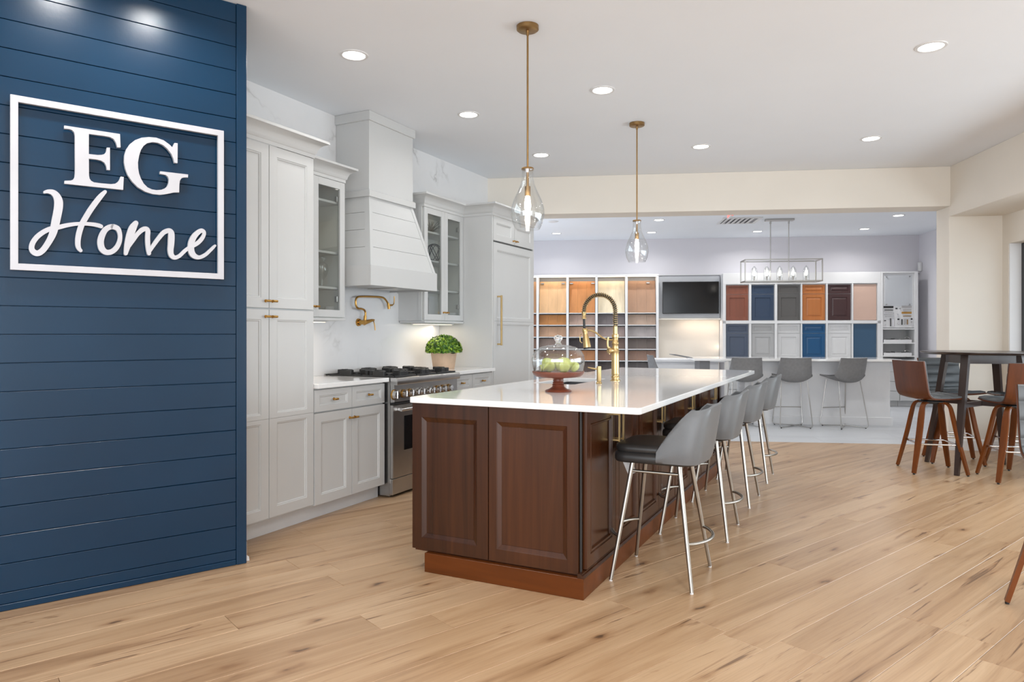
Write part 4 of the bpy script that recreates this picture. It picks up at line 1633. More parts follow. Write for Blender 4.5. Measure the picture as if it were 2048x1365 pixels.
# ---- cake stand, dome and fruit
cx, cy = -1.585, 3.735
t = thing('cake_stand', 'turned mahogany cake stand on the island worktop', 'cake stand', 'K', cx, cy, 0.9146)
b = MB()
b.lathe([(0, 0.0), (0.074, 0.0), (0.077, 0.004), (0.072, 0.010), (0.052, 0.017), (0.036, 0.028), (0.033, 0.036), (0.036, 0.041), (0.030, 0.046), (0.033, 0.052), (0.028, 0.057), (0.031, 0.062), (0.029, 0.072), (0.037, 0.082), (0, 0.082)], (cx, cy, 0.9147), 40)
b.build('pedestal', 'mahog', t)
b = MB()
b.lathe([(0, 0.0825), (0.10, 0.0825), (0.128, 0.087), (0.142, 0.097), (0.149, 0.112), (0.149, 0.118), (0.143, 0.1185), (0.139, 0.110), (0, 0.110)], (cx, cy, 0.9147), 56)
b.build('plate', 'mahog', t)
b = MB()
z0 = 0.9147 + 0.1105
prof = [(0.139, 0.0), (0.143, 0.012), (0.151, 0.050), (0.153, 0.075), (0.148, 0.10), (0.132, 0.126), (0.10, 0.146), (0.06, 0.156), (0, 0.160)]
b.lathe([(0.1365, 0.0)] + prof + [], (cx, cy, z0), 56)
b.lathe([(0.1365, 0.0), (0.1405, 0.012), (0.1485, 0.050), (0.1505, 0.075), (0.1455, 0.10), (0.130, 0.1235), (0.099, 0.1435), (0.06, 0.1535), (0, 0.157)], (cx, cy, z0), 56)
dome = tag(b.build('glass_dome', 'glass', F='K', origin=(cx, cy, z0), smooth=60), 'clear glass cake dome with knob over the green fruit', 'dome')
b = MB()
b.lathe([(0, 0.160), (0.022, 0.1602), (0.014, 0.168), (0.015, 0.178), (0.023, 0.189), (0.025, 0.200), (0.019, 0.211), (0, 0.215)], (cx, cy, z0), 28)
b.build('knob', 'solid_glass', dome, smooth=60)


def fruit(dx, dy, r, lab, tilt, hsc=0.85, n=5, ph=0.0):
    b = MB()
    prof = [(0, -1.0), (0.42, -0.94), (0.76, -0.66), (0.97, -0.2), (1.0, 0.15), (0.88, 0.5), (0.62, 0.78), (0.34, 0.92), (0.12, 0.90), (0, 0.86)]
    b.lathe([(p[0] * r, p[1] * r * hsc) for p in prof], (0, 0, 0), 40, rib=lambda a, z: 1 - 0.40 * abs(math.sin(n * a / 2 + ph)) ** 0.9)
    m = Matrix.Rotation(tilt[0], 4, 'X') @ Matrix.Rotation(tilt[1], 4, 'Y')
    bmesh.ops.transform(b.bm, matrix=m, verts=b.bm.verts[:])
    low = min(v.co.z for v in b.bm.verts)
    org = (cx + dx, cy + dy, z0 + 0.0004)
    bmesh.ops.translate(b.bm, vec=(org[0], org[1], org[2] - low), verts=b.bm.verts[:])
    f = tag(b.build('green_fruit', 'fruit', F='K', origin=org, smooth=60), lab, 'fruit', 'pale green fruit under the glass dome')
    return f


fruit(-0.050, -0.028, 0.046, 'ribbed pale green fruit at the left front under the glass dome', (0.5, 0.7), 1.0, 4, 0.4)
fruit(0.042, -0.020, 0.052, 'widest pale green fruit at the right under the glass dome', (0.25, 0.15), 0.85, 5, 1.0)
fruit(-0.010, 0.052, 0.040, 'pale green fruit in the middle at the back of the glass dome', (0.7, -0.6), 1.05, 4, 0.2)
fruit(-0.102, 0.022, 0.028, 'small pale green fruit at the far left edge under the dome', (1.2, 0.2), 1.0, 4, 0.9)
fruit(0.072, 0.064, 0.034, 'pale green fruit behind the widest one under the dome', (-0.4, 0.5), 0.95, 5, 0.1)

# ---- island stools (local frame: front = +y, width = x)
t = thing('counter_stool', 'x', 'stool', 'K', -0.95, 3.62, 0, PI / 2, 'grey and black leather counter stools at the island', local=True)
SW = 0.20
b = MB()
# bucket shell: U-shaped wall round back and sides, wings falling towards the front
plan = []
for k in range(8):
    plan.append((-0.215, -0.025 - 0.13 * k / 7, 'L', 1 - k / 7))
for k in range(1, 6):
    a_ = PI + (PI / 2) * k / 5
    plan.append((-0.155 + 0.06 * math.cos(a_), -0.155 + 0.06 * math.sin(a_), 'C', 0))
for k in range(1, 9):
    plan.append((-0.155 + 0.31 * k / 9, -0.215 - 0.012 * math.sin(PI * k / 9), 'B', 0))
for k in range(0, 5):
    a_ = 1.5 * PI + (PI / 2) * k / 5
    plan.append((0.155 + 0.06 * math.cos(a_), -0.155 + 0.06 * math.sin(a_), 'C', 0))
for k in range(8):
    plan.append((0.215, -0.155 + 0.13 * k / 7, 'R', k / 7))
nz = 8
outer_, inner_ = [], []
zlow = 0.612
N = len(plan)
for i, (x, y, c_, f_) in enumerate(plan):
    s_ = abs(i - (N - 1) / 2) / ((N - 1) / 2)
    if c_ in 'LR':
        zt = 0.872 - 0.205 * (f_ ** 1.15)
    else:
        zt = 0.895 - 0.022 * (abs(x) / 0.2) ** 3
    pa, pb = plan[max(i - 1, 0)], plan[min(i + 1, N - 1)]
    d = Vector((pb[0] - pa[0], pb[1] - pa[1])).normalized()
    nrm = Vector((d.y, -d.x))                         # outward
    if nrm.dot(Vector((x, y + 0.05))) < 0:
        nrm = -nrm
    oc, ic = [], []
    for k in range(nz + 1):
        h = k / nz
        z = zlow + (zt - zlow) * h
        hh = (z - zlow) / 0.285
        back = max(0.0, (-y + 0.02) / 0.23)
        q = Vector((x * (1 - 0.18 * hh * hh) * (0.965 + 0.035 * min(1, h * 4)), y * 1.0 - (0.055 * hh) * back))
        th = 0.013 * (1 - 0.35 * h)
        if k == 0:
            q = q * 0.985
        oc.append((q.x + nrm.x * th, q.y + nrm.y * th, z))
        ic.append((q.x - nrm.x * th, q.y - nrm.y * th, z + 0.0))
    outer_.append(oc)
    inner_.append(ic)


def skin(b, cols, flip=False):
    base = len(b.bm.verts)
    vs = [p for c in cols for p in c]
    n = len(cols[0])
    fs = []
    for i in range(len(cols) - 1):
        for k in range(n - 1):
            a = i * n + k
            fs.append((a, a + n, a + n + 1, a + 1))
    b.verts_faces(vs, fs)


cols = [o_ + [((o_[-1][0] + i_[-1][0]) / 2, (o_[-1][1] + i_[-1][1]) / 2, o_[-1][2] + 0.006)] for o_, i_ in zip(outer_, inner_)]
loops = []
for o_, i_ in zip(outer_, inner_):
    mid = ((o_[-1][0] + i_[-1][0]) / 2, (o_[-1][1] + i_[-1][1]) / 2, o_[-1][2] + 0.007)
    loops.append(o_ + [mid] + i_[::-1])
n = len(loops[0])
vs = [p for l in loops for p in l]
fs = []
for i in range(len(loops) - 1):
    for k in range(n):
        a, c_ = i * n, (i + 1) * n
        fs.append((a + k, a + (k + 1) % n, c_ + (k + 1) % n, c_ + k))
fs.append(tuple(range(n)))
fs.append(tuple(range((len(loops) - 1) * n, len(loops) * n))[::-1])
b.verts_faces(vs, fs)
b.build('backrest', 'leather_g', t, smooth=55)
b = MB()


def pad(b, pl, z0, z1, r=0.015, puff=0.0):
    """rounded cushion from a plan outline"""
    c = Vector((sum(p[0] for p in pl) / len(pl), sum(p[1] for p in pl) / len(pl)))
    prof = [(0.0, 0.97), (0.18, 0.995), (0.5, 1.0), (0.80, 0.985), (0.95, 0.93), (1.0, 0.80), (1.0 + puff * 0.7, 0.5), (1.0 + puff, 0.0)]
    rings = []
    for h, s_ in [(0, 0.0), (0, 0.6)] + prof:
        z = z0 + (z1 - z0) * h
        if s_ == 0:
            rings.append([b.bm.verts.new((c.x, c.y, z))])
        else:
            rings.append([b.bm.verts.new((c.x + (p[0] - c.x) * s_, c.y + (p[1] - c.y) * s_, z)) for p in pl])
    m = len(pl)
    for A_, B_ in zip(rings[:-1], rings[1:]):
        for k in range(m):
            k2 = (k + 1) % m
            if len(A_) == 1:
                b.bm.faces.new((A_[0], B_[k2], B_[k]))
            elif len(B_) == 1:
                b.bm.faces.new((A_[k], A_[k2], B_[0]))
            else:
                b.bm.faces.new((A_[k], A_[k2], B_[k2], B_[k]))


pad(b, rrect(-0.212, 0.212, -0.205, 0.207, 0.07, 6), 0.602, 0.655, puff=0.02)
b.build('seat_base', 'leather_b', t, smooth=60)
b = MB()
pad(b, rrect(-0.200, 0.200, -0.185, 0.205, 0.08, 6), 0.650, 0.692, puff=0.22)
b.build('cushion', 'leather_b', t, smooth=60)
feet = [(-0.220, 0.205), (0.220, 0.205), (0.220, -0.200), (-0.220, -0.200)]
tops = [(-0.120, 0.120), (0.120, 0.120), (0.120, -0.115), (-0.120, -0.115)]
for (fx_, fy_), (tx, ty) in zip(feet, tops):
    b = MB()
    b.tube([(tx, ty, 0.603), (fx_, fy_, 0.006)], [0.0125, 0.0095], 14)
    l = b.build('leg', 'nickel', t)
    b = MB()
    b.cyl((fx_, fy_, 0.0), (fx_, fy_, 0.008), 0.0085, 0.0085, 10)
    b.build('foot_cap', 'whitep', l)


def leg_at(i, z):
    k = (0.603 - z) / (0.603 - 0.006)
    return Vector((tops[i][0] + (feet[i][0] - tops[i][0]) * k, tops[i][1] + (feet[i][1] - tops[i][1]) * k, z))


for i, j, sgn in ((0, 1, 1), (3, 2, -1)):
    a_, c_ = leg_at(i, 0.222), leg_at(j, 0.222)
    pts_ = []
    for k in range(17):
        f_ = k / 16
        bulge = math.sin(PI * f_) ** 0.7 * 0.085 * sgn
        pts_.append(a_.lerp(c_, f_) + Vector((0, bulge, 0)))
    b = MB()
    b.tube(pts_, 0.0085, 10)
    b.build('footrest', 'nickel', t)
for i, j in ((0, 3), (1, 2)):
    b = MB()
    b.cyl(leg_at(i, 0.548), leg_at(j, 0.548), 0.0075, 0.0075, 10)
    b.build('crossbar', 'nickel', t)
st_labels = ['nearest grey and black leather counter stool at the island, white tag under seat',
             'second counter stool from the front along the island, grey leather back',
             'third counter stool from the front along the island, grey leather back',
             'farthest of the four grey leather counter stools along the island']
t['label'] = st_labels[0]
for k in range(1, 4):
    dup(t, 'K', -0.95 + 0.002 * k, 3.62 + 0.925 * k, 0, PI / 2 + R((0, 1.2, -1.0, 0.5)[k]), st_labels[k])
b = MB()
for dy, tl in ((0.0, 0.1), (0.006, -0.15), (0.012, 0.3)):
    b.verts_faces([(-1.16, 3.57 + dy, 0.6005), (-1.10, 3.56 + dy, 0.6005), (-1.085 + 0.01 * tl, 3.565 + dy * 2, 0.52), (-1.118 + 0.03 * tl, 3.57 + dy * 2, 0.508),
                   (-1.16, 3.5708 + dy, 0.6005), (-1.10, 3.5608 + dy, 0.6005), (-1.085 + 0.01 * tl, 3.5658 + dy * 2, 0.52), (-1.118 + 0.03 * tl, 3.5708 + dy * 2, 0.508)],
                  [(0, 1, 2, 3), (7, 6, 5, 4), (0, 4, 5, 1), (1, 5, 6, 2), (2, 6, 7, 3), (3, 7, 4, 0)])
tag(b.build('care_label', 'paper', F='K', origin=(-1.12, 3.57, 0.6), smooth=0), 'white paper tag hanging under the nearest counter stool', 'tag')

# ---- pendants
t = thing('pendant_light', 'x', 'pendant light', 'K', -1.755, 3.683, CEIL, 0, 'brass and clear glass pendants over the island', local=True)
b = MB()
b.lathe([(0, -0.0005), (0.064, -0.0005), (0.064, -0.022), (0.058, -0.027), (0.012, -0.029), (0, -0.029)], (0, 0, 0), 40)
b.cyl((0, 0, -0.028), (0, 0, -0.055), 0.010, 0.008, 14)
b.build('canopy', 'abrass', t)
b = MB()
b.cyl((0, 0, -0.05), (0, 0, -0.85), 0.0058, 0.0058, 12)
b.build('rod', 'abrass', t)
b = MB()
b.lathe([(0, -0.822), (0.034, -0.822), (0.036, -0.826), (0.036, -0.832), (0.030, -0.835), (0, -0.835)], (0, 0, 0), 28)
b.cyl((0, 0, -0.835), (0, 0, -0.935), 0.008, 0.008, 12)
b.cyl((0, 0, -0.930), (0, 0, -0.985), 0.017, 0.017, 18)
b.build('socket', 'abrass', t)
b = MB()
gp = [(0.036, -0.832), (0.033, -0.846), (0.033, -0.880), (0.039, -0.915), (0.058, -0.960), (0.082, -1.010), (0.0965, -1.060), (0.098, -1.095), (0.088, -1.140), (0.070, -1.178)]
b.lathe(gp + [(0.067, -1.177), (0.0850, -1.140), (0.0950, -1.095), (0.0935, -1.060), (0.0790, -1.010), (0.055, -0.960), (0.036, -0.915), (0.030, -0.880), (0.030, -0.846), (0.033, -0.832)], (0, 0, 0), 48)
b.build('glass_shade', 'glass', t, smooth=60)
b = MB()
b.lathe([(0, -0.985), (0.010, -0.985), (0.013, -1.0), (0.018, -1.02), (0.019, -1.045), (0.014, -1.075), (0.0085, -1.10), (0.0075, -1.145), (0.006, -1.165), (0, -1.168)], (0, 0, 0), 20)
b.build('bulb', 'bulb', t)
t['label'] = 'nearer clear glass pendant light hanging on a brass rod over the island'
dup(t, 'K', -1.74, 5.802, CEIL, 0, 'farther clear glass pendant light hanging on a brass rod over the island')

# ================================================================== ROUND TABLE AND WOODEN STOOLS
TX, TY = 3.50, 6.91
t = thing('bar_table', 'round dark stained wooden bar table with splayed legs by the window bay', 'table', 'B', TX, TY, 0, R(-4), local=True)
b = MB()
b.lathe([(0, 1.058), (0.44, 1.058), (0.475, 1.068), (0.49, 1.078), (0.49, 1.083), (0, 1.083)], (0, 0, 0), 72)
b.build('tabletop', 'wenge', t, smooth=50)
ft = 0.335
tp = 0.215
cn = [(-1, -1), (1, -1), (1, 1), (-1, 1)]
for sx_, sy_ in cn:
    b = MB()
    b.bar([(sx_ * tp, sy_ * tp, 1.057), (sx_ * (tp + (ft - tp) * 0.4), sy_ * (tp + (ft - tp) * 0.4), 0.63), (sx_ * ft, sy_ * ft, 0.0)], Vector((1, -sx_ * sy_ * 1.0, 0)), [0.062, 0.058, 0.036], [0.046, 0.044, 0.030])
    b.build('leg', 'wenge', t, smooth=0)
b = MB()
for k in range(4):
    a_, c_ = cn[k], cn[(k + 1) % 4]
    p0 = Vector((a_[0] * tp, a_[1] * tp, 1.018))
    p1 = Vector((c_[0] * tp, c_[1] * tp, 1.018))
    b.bar([p0, p1], (0, 0, 1), 0.078, 0.022)
b.build('apron', 'wenge', t, smooth=0)
b = MB()
kk = tp + (ft - tp) * 0.42
b.bar([(-kk, -kk, 0.61), (kk, kk, 0.61)], (0, 0, 1), 0.045, 0.028)
b.build('stretcher', 'wenge', t, smooth=0)
b = MB()
b.bar([(kk, -kk, 0.6105), (-kk, kk, 0.6105)], (0, 0, 1), 0.044, 0.0281)
b.build('stretcher', 'wenge', t, smooth=0)

# wooden stool: bent plywood shell, quilted pad, bent legs, chrome ring
t = thing('wooden_bar_stool', 'x', 'stool', 'O', 0, 0, 0, 0, 'bent plywood swivel stools around the round table', local=True)
sidep = [(0.205, 0.668), (0.19, 0.660), (0.12, 0.652), (0.02, 0.648), (-0.10, 0.650), (-0.155, 0.662), (-0.190, 0.695), (-0.208, 0.745), (-0.222, 0.83), (-0.236, 0.92), (-0.248, 1.0)]
sp = spline([(0, y, z) for y, z in sidep], 4)
wd = []
for i, p in enumerate(sp):
    h = max(0.0, (p.z - 0.70) / 0.30)
    w_ = 0.42 - 0.03 * max(0, (p.y - 0.05) / 0.15) - 0.0 * h
    wd.append(w_)


def strip(b, path, widths, off0, off1, n=8, curve=0.0):
    """thick curved sheet; offsets measured along the sheet normal"""
    m = len(path)
    lay = []
    for off in (off0, off1):
        g = []
        for i, p in enumerate(path):
            d = (path[min(i + 1, m - 1)] - path[max(i - 1, 0)]).normalized()
            nrm = Vector((1, 0, 0)).cross(d).normalized()       # towards the sitter
            if nrm.z < 0 and abs(nrm.z) > 0.4 or (abs(nrm.z) <= 0.4 and nrm.y < 0):
                nrm = -nrm
            row = []
            for k in range(n + 1):
                u_ = -1 + 2 * k / n
                row.append(p + nrm * (off + curve * u_ * u_) + Vector((u_ * widths[i] / 2, 0, 0)))
            g.append(row)
        lay.append(g)
    idx = {}
    vs = []
    for a, g in enumerate(lay):
        for i, row in enumerate(g):
            for k, q in enumerate(row):
                idx[(a, i, k)] = len(vs)
                vs.append(q)
    fs = []
    for i in range(m - 1):
        for k in range(n):
            fs.append((idx[0, i, k], idx[0, i, k + 1], idx[0, i + 1, k + 1], idx[0, i + 1, k]))
            fs.append((idx[1, i, k], idx[1, i + 1, k], idx[1, i + 1, k + 1], idx[1, i, k + 1]))
        fs.append((idx[0, i, 0], idx[0, i + 1, 0], idx[1, i + 1, 0], idx[1, i, 0]))
        fs.append((idx[0, i, n], idx[1, i, n], idx[1, i + 1, n], idx[0, i + 1, n]))
    for k in range(n):
        fs.append((idx[0, 0, k], idx[1, 0, k], idx[1, 0, k + 1], idx[0, 0, k + 1]))
        fs.append((idx[0, m - 1, k], idx[0, m - 1, k + 1], idx[1, m - 1, k + 1], idx[1, m - 1, k]))
    b.verts_faces(vs, fs)


b = MB()
strip(b, sp, wd, 0.0, 0.012, curve=0.012)
b.build('plywood_shell', 'ply', t, smooth=50)
b = MB()
cuts = [0, 5, 10, 15, 20, 24, 28, 32, 36, len(sp) - 1]
for a_, c_ in zip(cuts[:-1], cuts[1:]):
    seg = sp[a_:c_ + 1]
    dense = spline(seg, 2)
    m = len(dense)
    ww = [0.412 - 0.03 * max(0, (p.y - 0.05) / 0.15) for p in dense]
    # puffed channel
    for lo, hi in ((0.0125, None),):
        rows0, rows1 = [], []
        for i, p in enumerate(dense):
            f_ = i / (m - 1)
            puff = 0.018 + 0.013 * math.sin(PI * min(1, max(0, f_))) ** 0.5
            d = (dense[min(i + 1, m - 1)] - dense[max(i - 1, 0)]).normalized()
            nrm = Vector((1, 0, 0)).cross(d).normalized()
            if nrm.z < 0 and abs(nrm.z) > 0.4 or (abs(nrm.z) <= 0.4 and nrm.y < 0):
                nrm = -nrm
            r0, r1 = [], []
            for k in range(9):
                u_ = -1 + k / 4
                e = (1 - abs(u_) ** 6) * 0.6 + 0.4
                base = p + Vector((u_ * ww[i] / 2, 0, 0))
                r0.append(base + nrm * (0.0121 + 0.012 * u_ * u_))
                r1.append(base + nrm * (0.0121 + puff * e + 0.012 * u_ * u_))
            rows0.append(r0)
            rows1.append(r1)
        n = 8
        vs = [q for r in rows0 for q in r] + [q for r in rows1 for q in r]
        off = m * (n + 1)
        fs = []
        for i in range(m - 1):
            for k in range(n):
                a2 = i * (n + 1) + k
                fs.append((a2, a2 + 1, a2 + n + 2, a2 + n + 1))
                fs.append((off + a2, off + a2 + n + 1, off + a2 + n + 2, off + a2 + 1))
            for k in (0, n):
                a2 = i * (n + 1) + k
                fs.append((a2, a2 + n + 1, off + a2 + n + 1, off + a2))
        for i in (0, m - 1):
            for k in range(n):
                a2 = i * (n + 1) + k
                fs.append((a2, a2 + 1, off + a2 + 1, off + a2))
        b.verts_faces(vs, fs)
b.build('quilted_pad', 'leather_d', t, smooth=40)
b = MB()
b.cyl((0, -0.01, 0.615), (0, -0.01, 0.650), 0.07, 0.085, 20)
b.box(-0.09, 0.09, -0.10, 0.08, 0.628, 0.638, 0.002)
b.build('swivel', 'blackm', t)
for k in range(4):
    a_ = PI / 4 + k * PI / 2
    d = Vector((math.cos(a_), math.sin(a_), 0))
    sd = Vector((-d.y, d.x, 0))
    o_ = Vector((0, -0.01, 0))
    pr = [(0.02, 0.627), (0.10, 0.627), (0.135, 0.618), (0.158, 0.590), (0.175, 0.53), (0.215, 0.35), (0.254, 0.20), (0.306, 0.012)]
    ps = spline([(r_, 0, z_) for r_, z_ in pr], 4)
    b = MB()
    b.bar([o_ + d * p.x + Vector((0, 0, p.z)) for p in ps], sd, [0.034 + 0.016 * min(1, max(0, (0.62 - p.z) / 0.1)) - 0.018 * max(0, (0.3 - p.z) / 0.3) for p in ps], 0.020)
    l = b.build('leg', 'walnut', t, smooth=40)
    b = MB()
    e = o_ + d * 0.305
    b.cyl((e.x, e.y, 0), (e.x, e.y, 0.014), 0.009, 0.010, 10)
    b.build('foot_pad', 'blackm', l)
b = MB()
rr = 0.222
for dz in (0.0,):
    cs = [Vector((rr * math.cos(PI / 4 + k * PI / 2), -0.01 + rr * math.sin(PI / 4 + k * PI / 2), 0.262)) for k in range(4)]
    for k in range(4):
        p0, p1 = cs[k], cs[(k + 1) % 4]
        b.tube([p0, p1], 0.008, 10)
b.build('footrest', 'chrome', t)
proto = t


def heading(F, x, y, cx_, cy_):
    """turn in the camera's axes: the stool's front (+y) points along (cx_, cy_)"""
    return math.atan2(-cx_, cy_) + (ANG[F])


wl = {'A': 'walnut plywood stool with dark pad at the left of the round table',
      'B': 'quilted grey leather stool seen from the front behind the round table',
      'C': 'walnut plywood stool in front of the round table, turned away',
      'D': 'wooden stool half hidden behind the round table by the wall',
      'E': 'wooden stool cut by the right edge of the picture, one leg showing'}
def settle(root, F, x, y, hx_, hy_, leg, key, world=False):
    """legs stand square to the room, the shell is swivelled to look along (hx, hy)"""
    p = Vector((x, y)) if world else w_of(F, x, y)
    root.location = (p.x, p.y, 0)
    rz = -ANG['B'] + leg
    root.rotation_euler = (0, 0, rz)
    root['label'] = wl[key]
    for c in children(root):
        if c.name.split('.')[0] in ('plywood_shell', 'quilted_pad'):
            c.rotation_euler = (0, 0, math.atan2(-hx_, hy_) - rz)
    return root


stools = [dup(proto, 'O', 0, 0, 0) for _ in range(4)]
settle(proto, 'B', 3.025, 6.81, 0.97, 0.12, R(-5), 'A')
settle(stools[0], 'B', 3.46, 7.34, 0.05, -1.0, R(-14), 'B')
settle(stools[1], 'B', 3.545, 6.46, 0.02, 1.0, R(-7), 'C')
settle(stools[2], 'B', 3.95, 7.10, -0.9, -0.2, R(-3), 'D')
settle(stools[3], 'O', 2.548, 3.11, -0.35, -0.94, R(15) + ANG['B'], 'E', True)

# ================================================================== FAR ROOM: BAR
BX0, BX1 = 2.05, 3.955
BU0, BU1 = 10.08, 10.62
t = thing('bar_counter', 'pale grey bar island with white top in the far room', 'counter', 'B', 3.0, 10.3, 0)
b = MB()
b.box(BX0, BX1, BU0, BU1, 0, 0.872, 0.003)
b.build('body', 'barwhite', t, smooth=0)
b = MB()
b.sweep([(BX0, BU0), (BX1, BU0), (BX1, BU1)][::1], [(-0.001, 0), (0.022, 0), (0.022, 0.105), (0.016, 0.112), (-0.001, 0.112)])
b.build('plinth', 'barwhite', t, smooth=0)
b = MB()
b.box(1.33, 4.01, 9.86, 10.68, 0.8725, 0.905, 0.004, 2)
b.build('top', 'quartz', t, smooth=0)
b = MB()
b.box(1.44, 1.58, 10.10, 10.60, 0.0, 0.872, 0.003)
b.build('support_panel', 'greybox', t, smooth=0)
b = MB()
b.box(0.95, 1.9, 11.3, 11.34, 0.0, 0.80, 0.003)
b.box(0.85, 2.0, 11.25, 11.95, 0.80, 0.84, 0.004)
b.box(0.95, 1.9, 11.86, 11.90, 0.0, 0.80, 0.003)
tag(b.build('desk', 'barwhite', F='B', origin=(1.4, 11.6, 0), smooth=0), 'plain white desk behind the left end of the bar', 'desk')
b = MB()
b.bar([(1.06, 10.05, 0.955), (1.30, 10.15, 0.909)], Vector((0.3, -1, 0)), 0.22, 0.010)
tg = b.build('sample_board', 'greybox', F='B', origin=(1.20, 10.1, 0.905), smooth=0)
tag(tg, 'thin grey board sticking out over the left end of the bar', 'board')
tg.location.z += 0.0

# upholstered bar stools with wire sled legs (front = +y)
t = thing('bar_stool', 'x', 'stool', 'B', 2.60, 9.80, 0, 0, 'grey upholstered bar stools with wire legs at the far bar', local=True)
b = MB()
# one-piece shell: seat flows into back, edges curl up
prof = [(0.21, 0.672), (0.17, 0.662), (0.08, 0.640), (-0.02, 0.622), (-0.11, 0.612), (-0.165, 0.624), (-0.195, 0.665), (-0.208, 0.73), (-0.216, 0.81), (-0.228, 0.90), (-0.232, 0.925)]
sp2 = spline([(0, y, z) for y, z in prof], 4)
m = len(sp2)
ws, cv = [], []
for i, p in enumerate(sp2):
    f_ = i / (m - 1)
    h = max(0, (p.z - 0.63) / 0.29)
    if p.y > -0.1:
        ws.append(0.42 + 0.0 * f_)
    else:
        ws.append(0.46 - 0.075 * h)
lay = []
for off in (-0.014, 0.014):
    g = []
    for i, p in enumerate(sp2):
        d = (sp2[min(i + 1, m - 1)] - sp2[max(i - 1, 0)]).normalized()
        nrm = Vector((1, 0, 0)).cross(d).normalized()
        if nrm.z < 0 and abs(nrm.z) > 0.5 or (abs(nrm.z) <= 0.5 and nrm.y < 0):
            nrm = -nrm
        f_ = i / (m - 1)
        curl = 0.075 * math.exp(-((f_ - 0.55) / 0.28) ** 2) + 0.018
        row = []
        for k in range(13):
            u_ = -1 + k / 6
            row.append(p + nrm * (off * (1 - 0.3 * abs(u_)) + curl * abs(u_) ** 2.6) + Vector((u_ * ws[i] / 2, 0, 0)))
        g.append(row)
    lay.append(g)
vs = [q for g in lay for r in g for q in r]
n = 12
off = m * 13
fs = []
for i in range(m - 1):
    for k in range(n):
        a2 = i * 13 + k
        fs.append((a2, a2 + 1, a2 + 14, a2 + 13))
        fs.append((off + a2, off + a2 + 13, off + a2 + 14, off + a2 + 1))
    for k in (0, n):
        a2 = i * 13 + k
        fs.append((a2, a2 + 13, off + a2 + 13, off + a2))
for i in (0, m - 1):
    for k in range(n):
        a2 = i * 13 + k
        fs.append((a2, a2 + 1, off + a2 + 1, off + a2))
b.verts_faces(vs, fs)
b.build('seat_shell', 'fabric_g', t, smooth=60)
F4 = {'fl': (-0.195, 0.215), 'fr': (0.195, 0.215), 'bl': (-0.205, -0.215), 'br': (0.205, -0.215)}
T4 = {'fl': (-0.15, 0.15), 'fr': (0.15, 0.15), 'bl': (-0.165, -0.115), 'br': (0.165, -0.115)}
for a_, c_ in (('bl', 'fr'), ('br', 'fl')):
    zt = {'fl': 0.628, 'fr': 0.628, 'bl': 0.618, 'br': 0.618}
    p = [(*T4[a_], zt[a_]), (F4[a_][0], F4[a_][1], 0.05), (F4[a_][0] * 0.97, F4[a_][1] * 0.97, 0.022), (F4[a_][0] * 0.86, F4[a_][1] * 0.86, 0.012),
         (0, 0, 0.012 if a_ == 'bl' else 0.024), (F4[c_][0] * 0.86, F4[c_][1] * 0.86, 0.012), (F4[c_][0] * 0.97, F4[c_][1] * 0.97, 0.022), (F4[c_][0], F4[c_][1], 0.05), (*T4[c_], zt[c_])]
    b = MB()
    b.tube(p, 0.0068, 8)
    b.build('wire_leg', 'steel', t)
b = MB()
b.cyl((-0.183, 0.198, 0.245), (0.183, 0.198, 0.245), 0.006, 0.006, 8)
b.build('footrest', 'steel', t)
b = MB()
for q in F4.values():
    b.cyl((q[0] * 0.9, q[1] * 0.9, 0.0), (q[0] * 0.9, q[1] * 0.9, 0.008), 0.009, 0.009, 8)
b.build('glide', 'blackm', t)
t['label'] = 'middle of the three grey stools in front of the white bar'
dup(t, 'B', 1.97, 9.80, 0, R(2), 'left grey stool of the three, half behind the island worktop')
dup(t, 'B', 3.27, 9.83, 0, R(20), 'right grey stool of the three, turned so its seat shows')
dup(t, 'B', 1.00, 10.62, 0, R(-84), 'grey stool seen side on at the far left of the bar')

# ================================================================== FAR ROOM: DISPLAY WALL
DF = 13.10                                           # front plane of the display joinery
t = thing('flooring_display', 'white joinery rack holding rows of wood flooring samples', 'display rack', 'B', -0.25, 13.3, 0)
xs = [-1.62, -1.083, -0.525, 0.009, 0.556, 1.116]
b = MB()
for x in xs:
    b.box(x - 0.022, x + 0.022, DF, 13.50, 0.0, 2.305, 0.002)
b.build('divider', 'whitep', t, smooth=0)
b = MB()
b.box(xs[0] - 0.022, xs[-1] + 0.022, DF - 0.004, 13.50, 2.3055, 2.335, 0.002)
b.build('top_board', 'whitep', t, smooth=0)
b = MB()
b.box(xs[0] - 0.022, xs[-1] + 0.022, 13.502, 13.515, 0.0, 2.33)
b.build('back_board', 'whitep', t, smooth=0)
rows = [1.622, 1.400, 1.178, 0.956, 0.740, 0.520]
for c in range(5):
    xa, xb = xs[c] + 0.0235, xs[c + 1] - 0.0235
    xm = (xa + xb) / 2
    for z in rows:
        b = MB()
        b.box(xa, xm - 0.085, DF + 0.0, DF + 0.03, z - 0.008, z + 0.006, 0.001)
        b.box(xm + 0.085, xb, DF + 0.0, DF + 0.03, z - 0.008, z + 0.006, 0.001)
        b.box(xa, xb, DF + 0.03, 13.50, z - 0.008, z + 0.006)
        b.build('ledge', 'whitep', t, smooth=0)
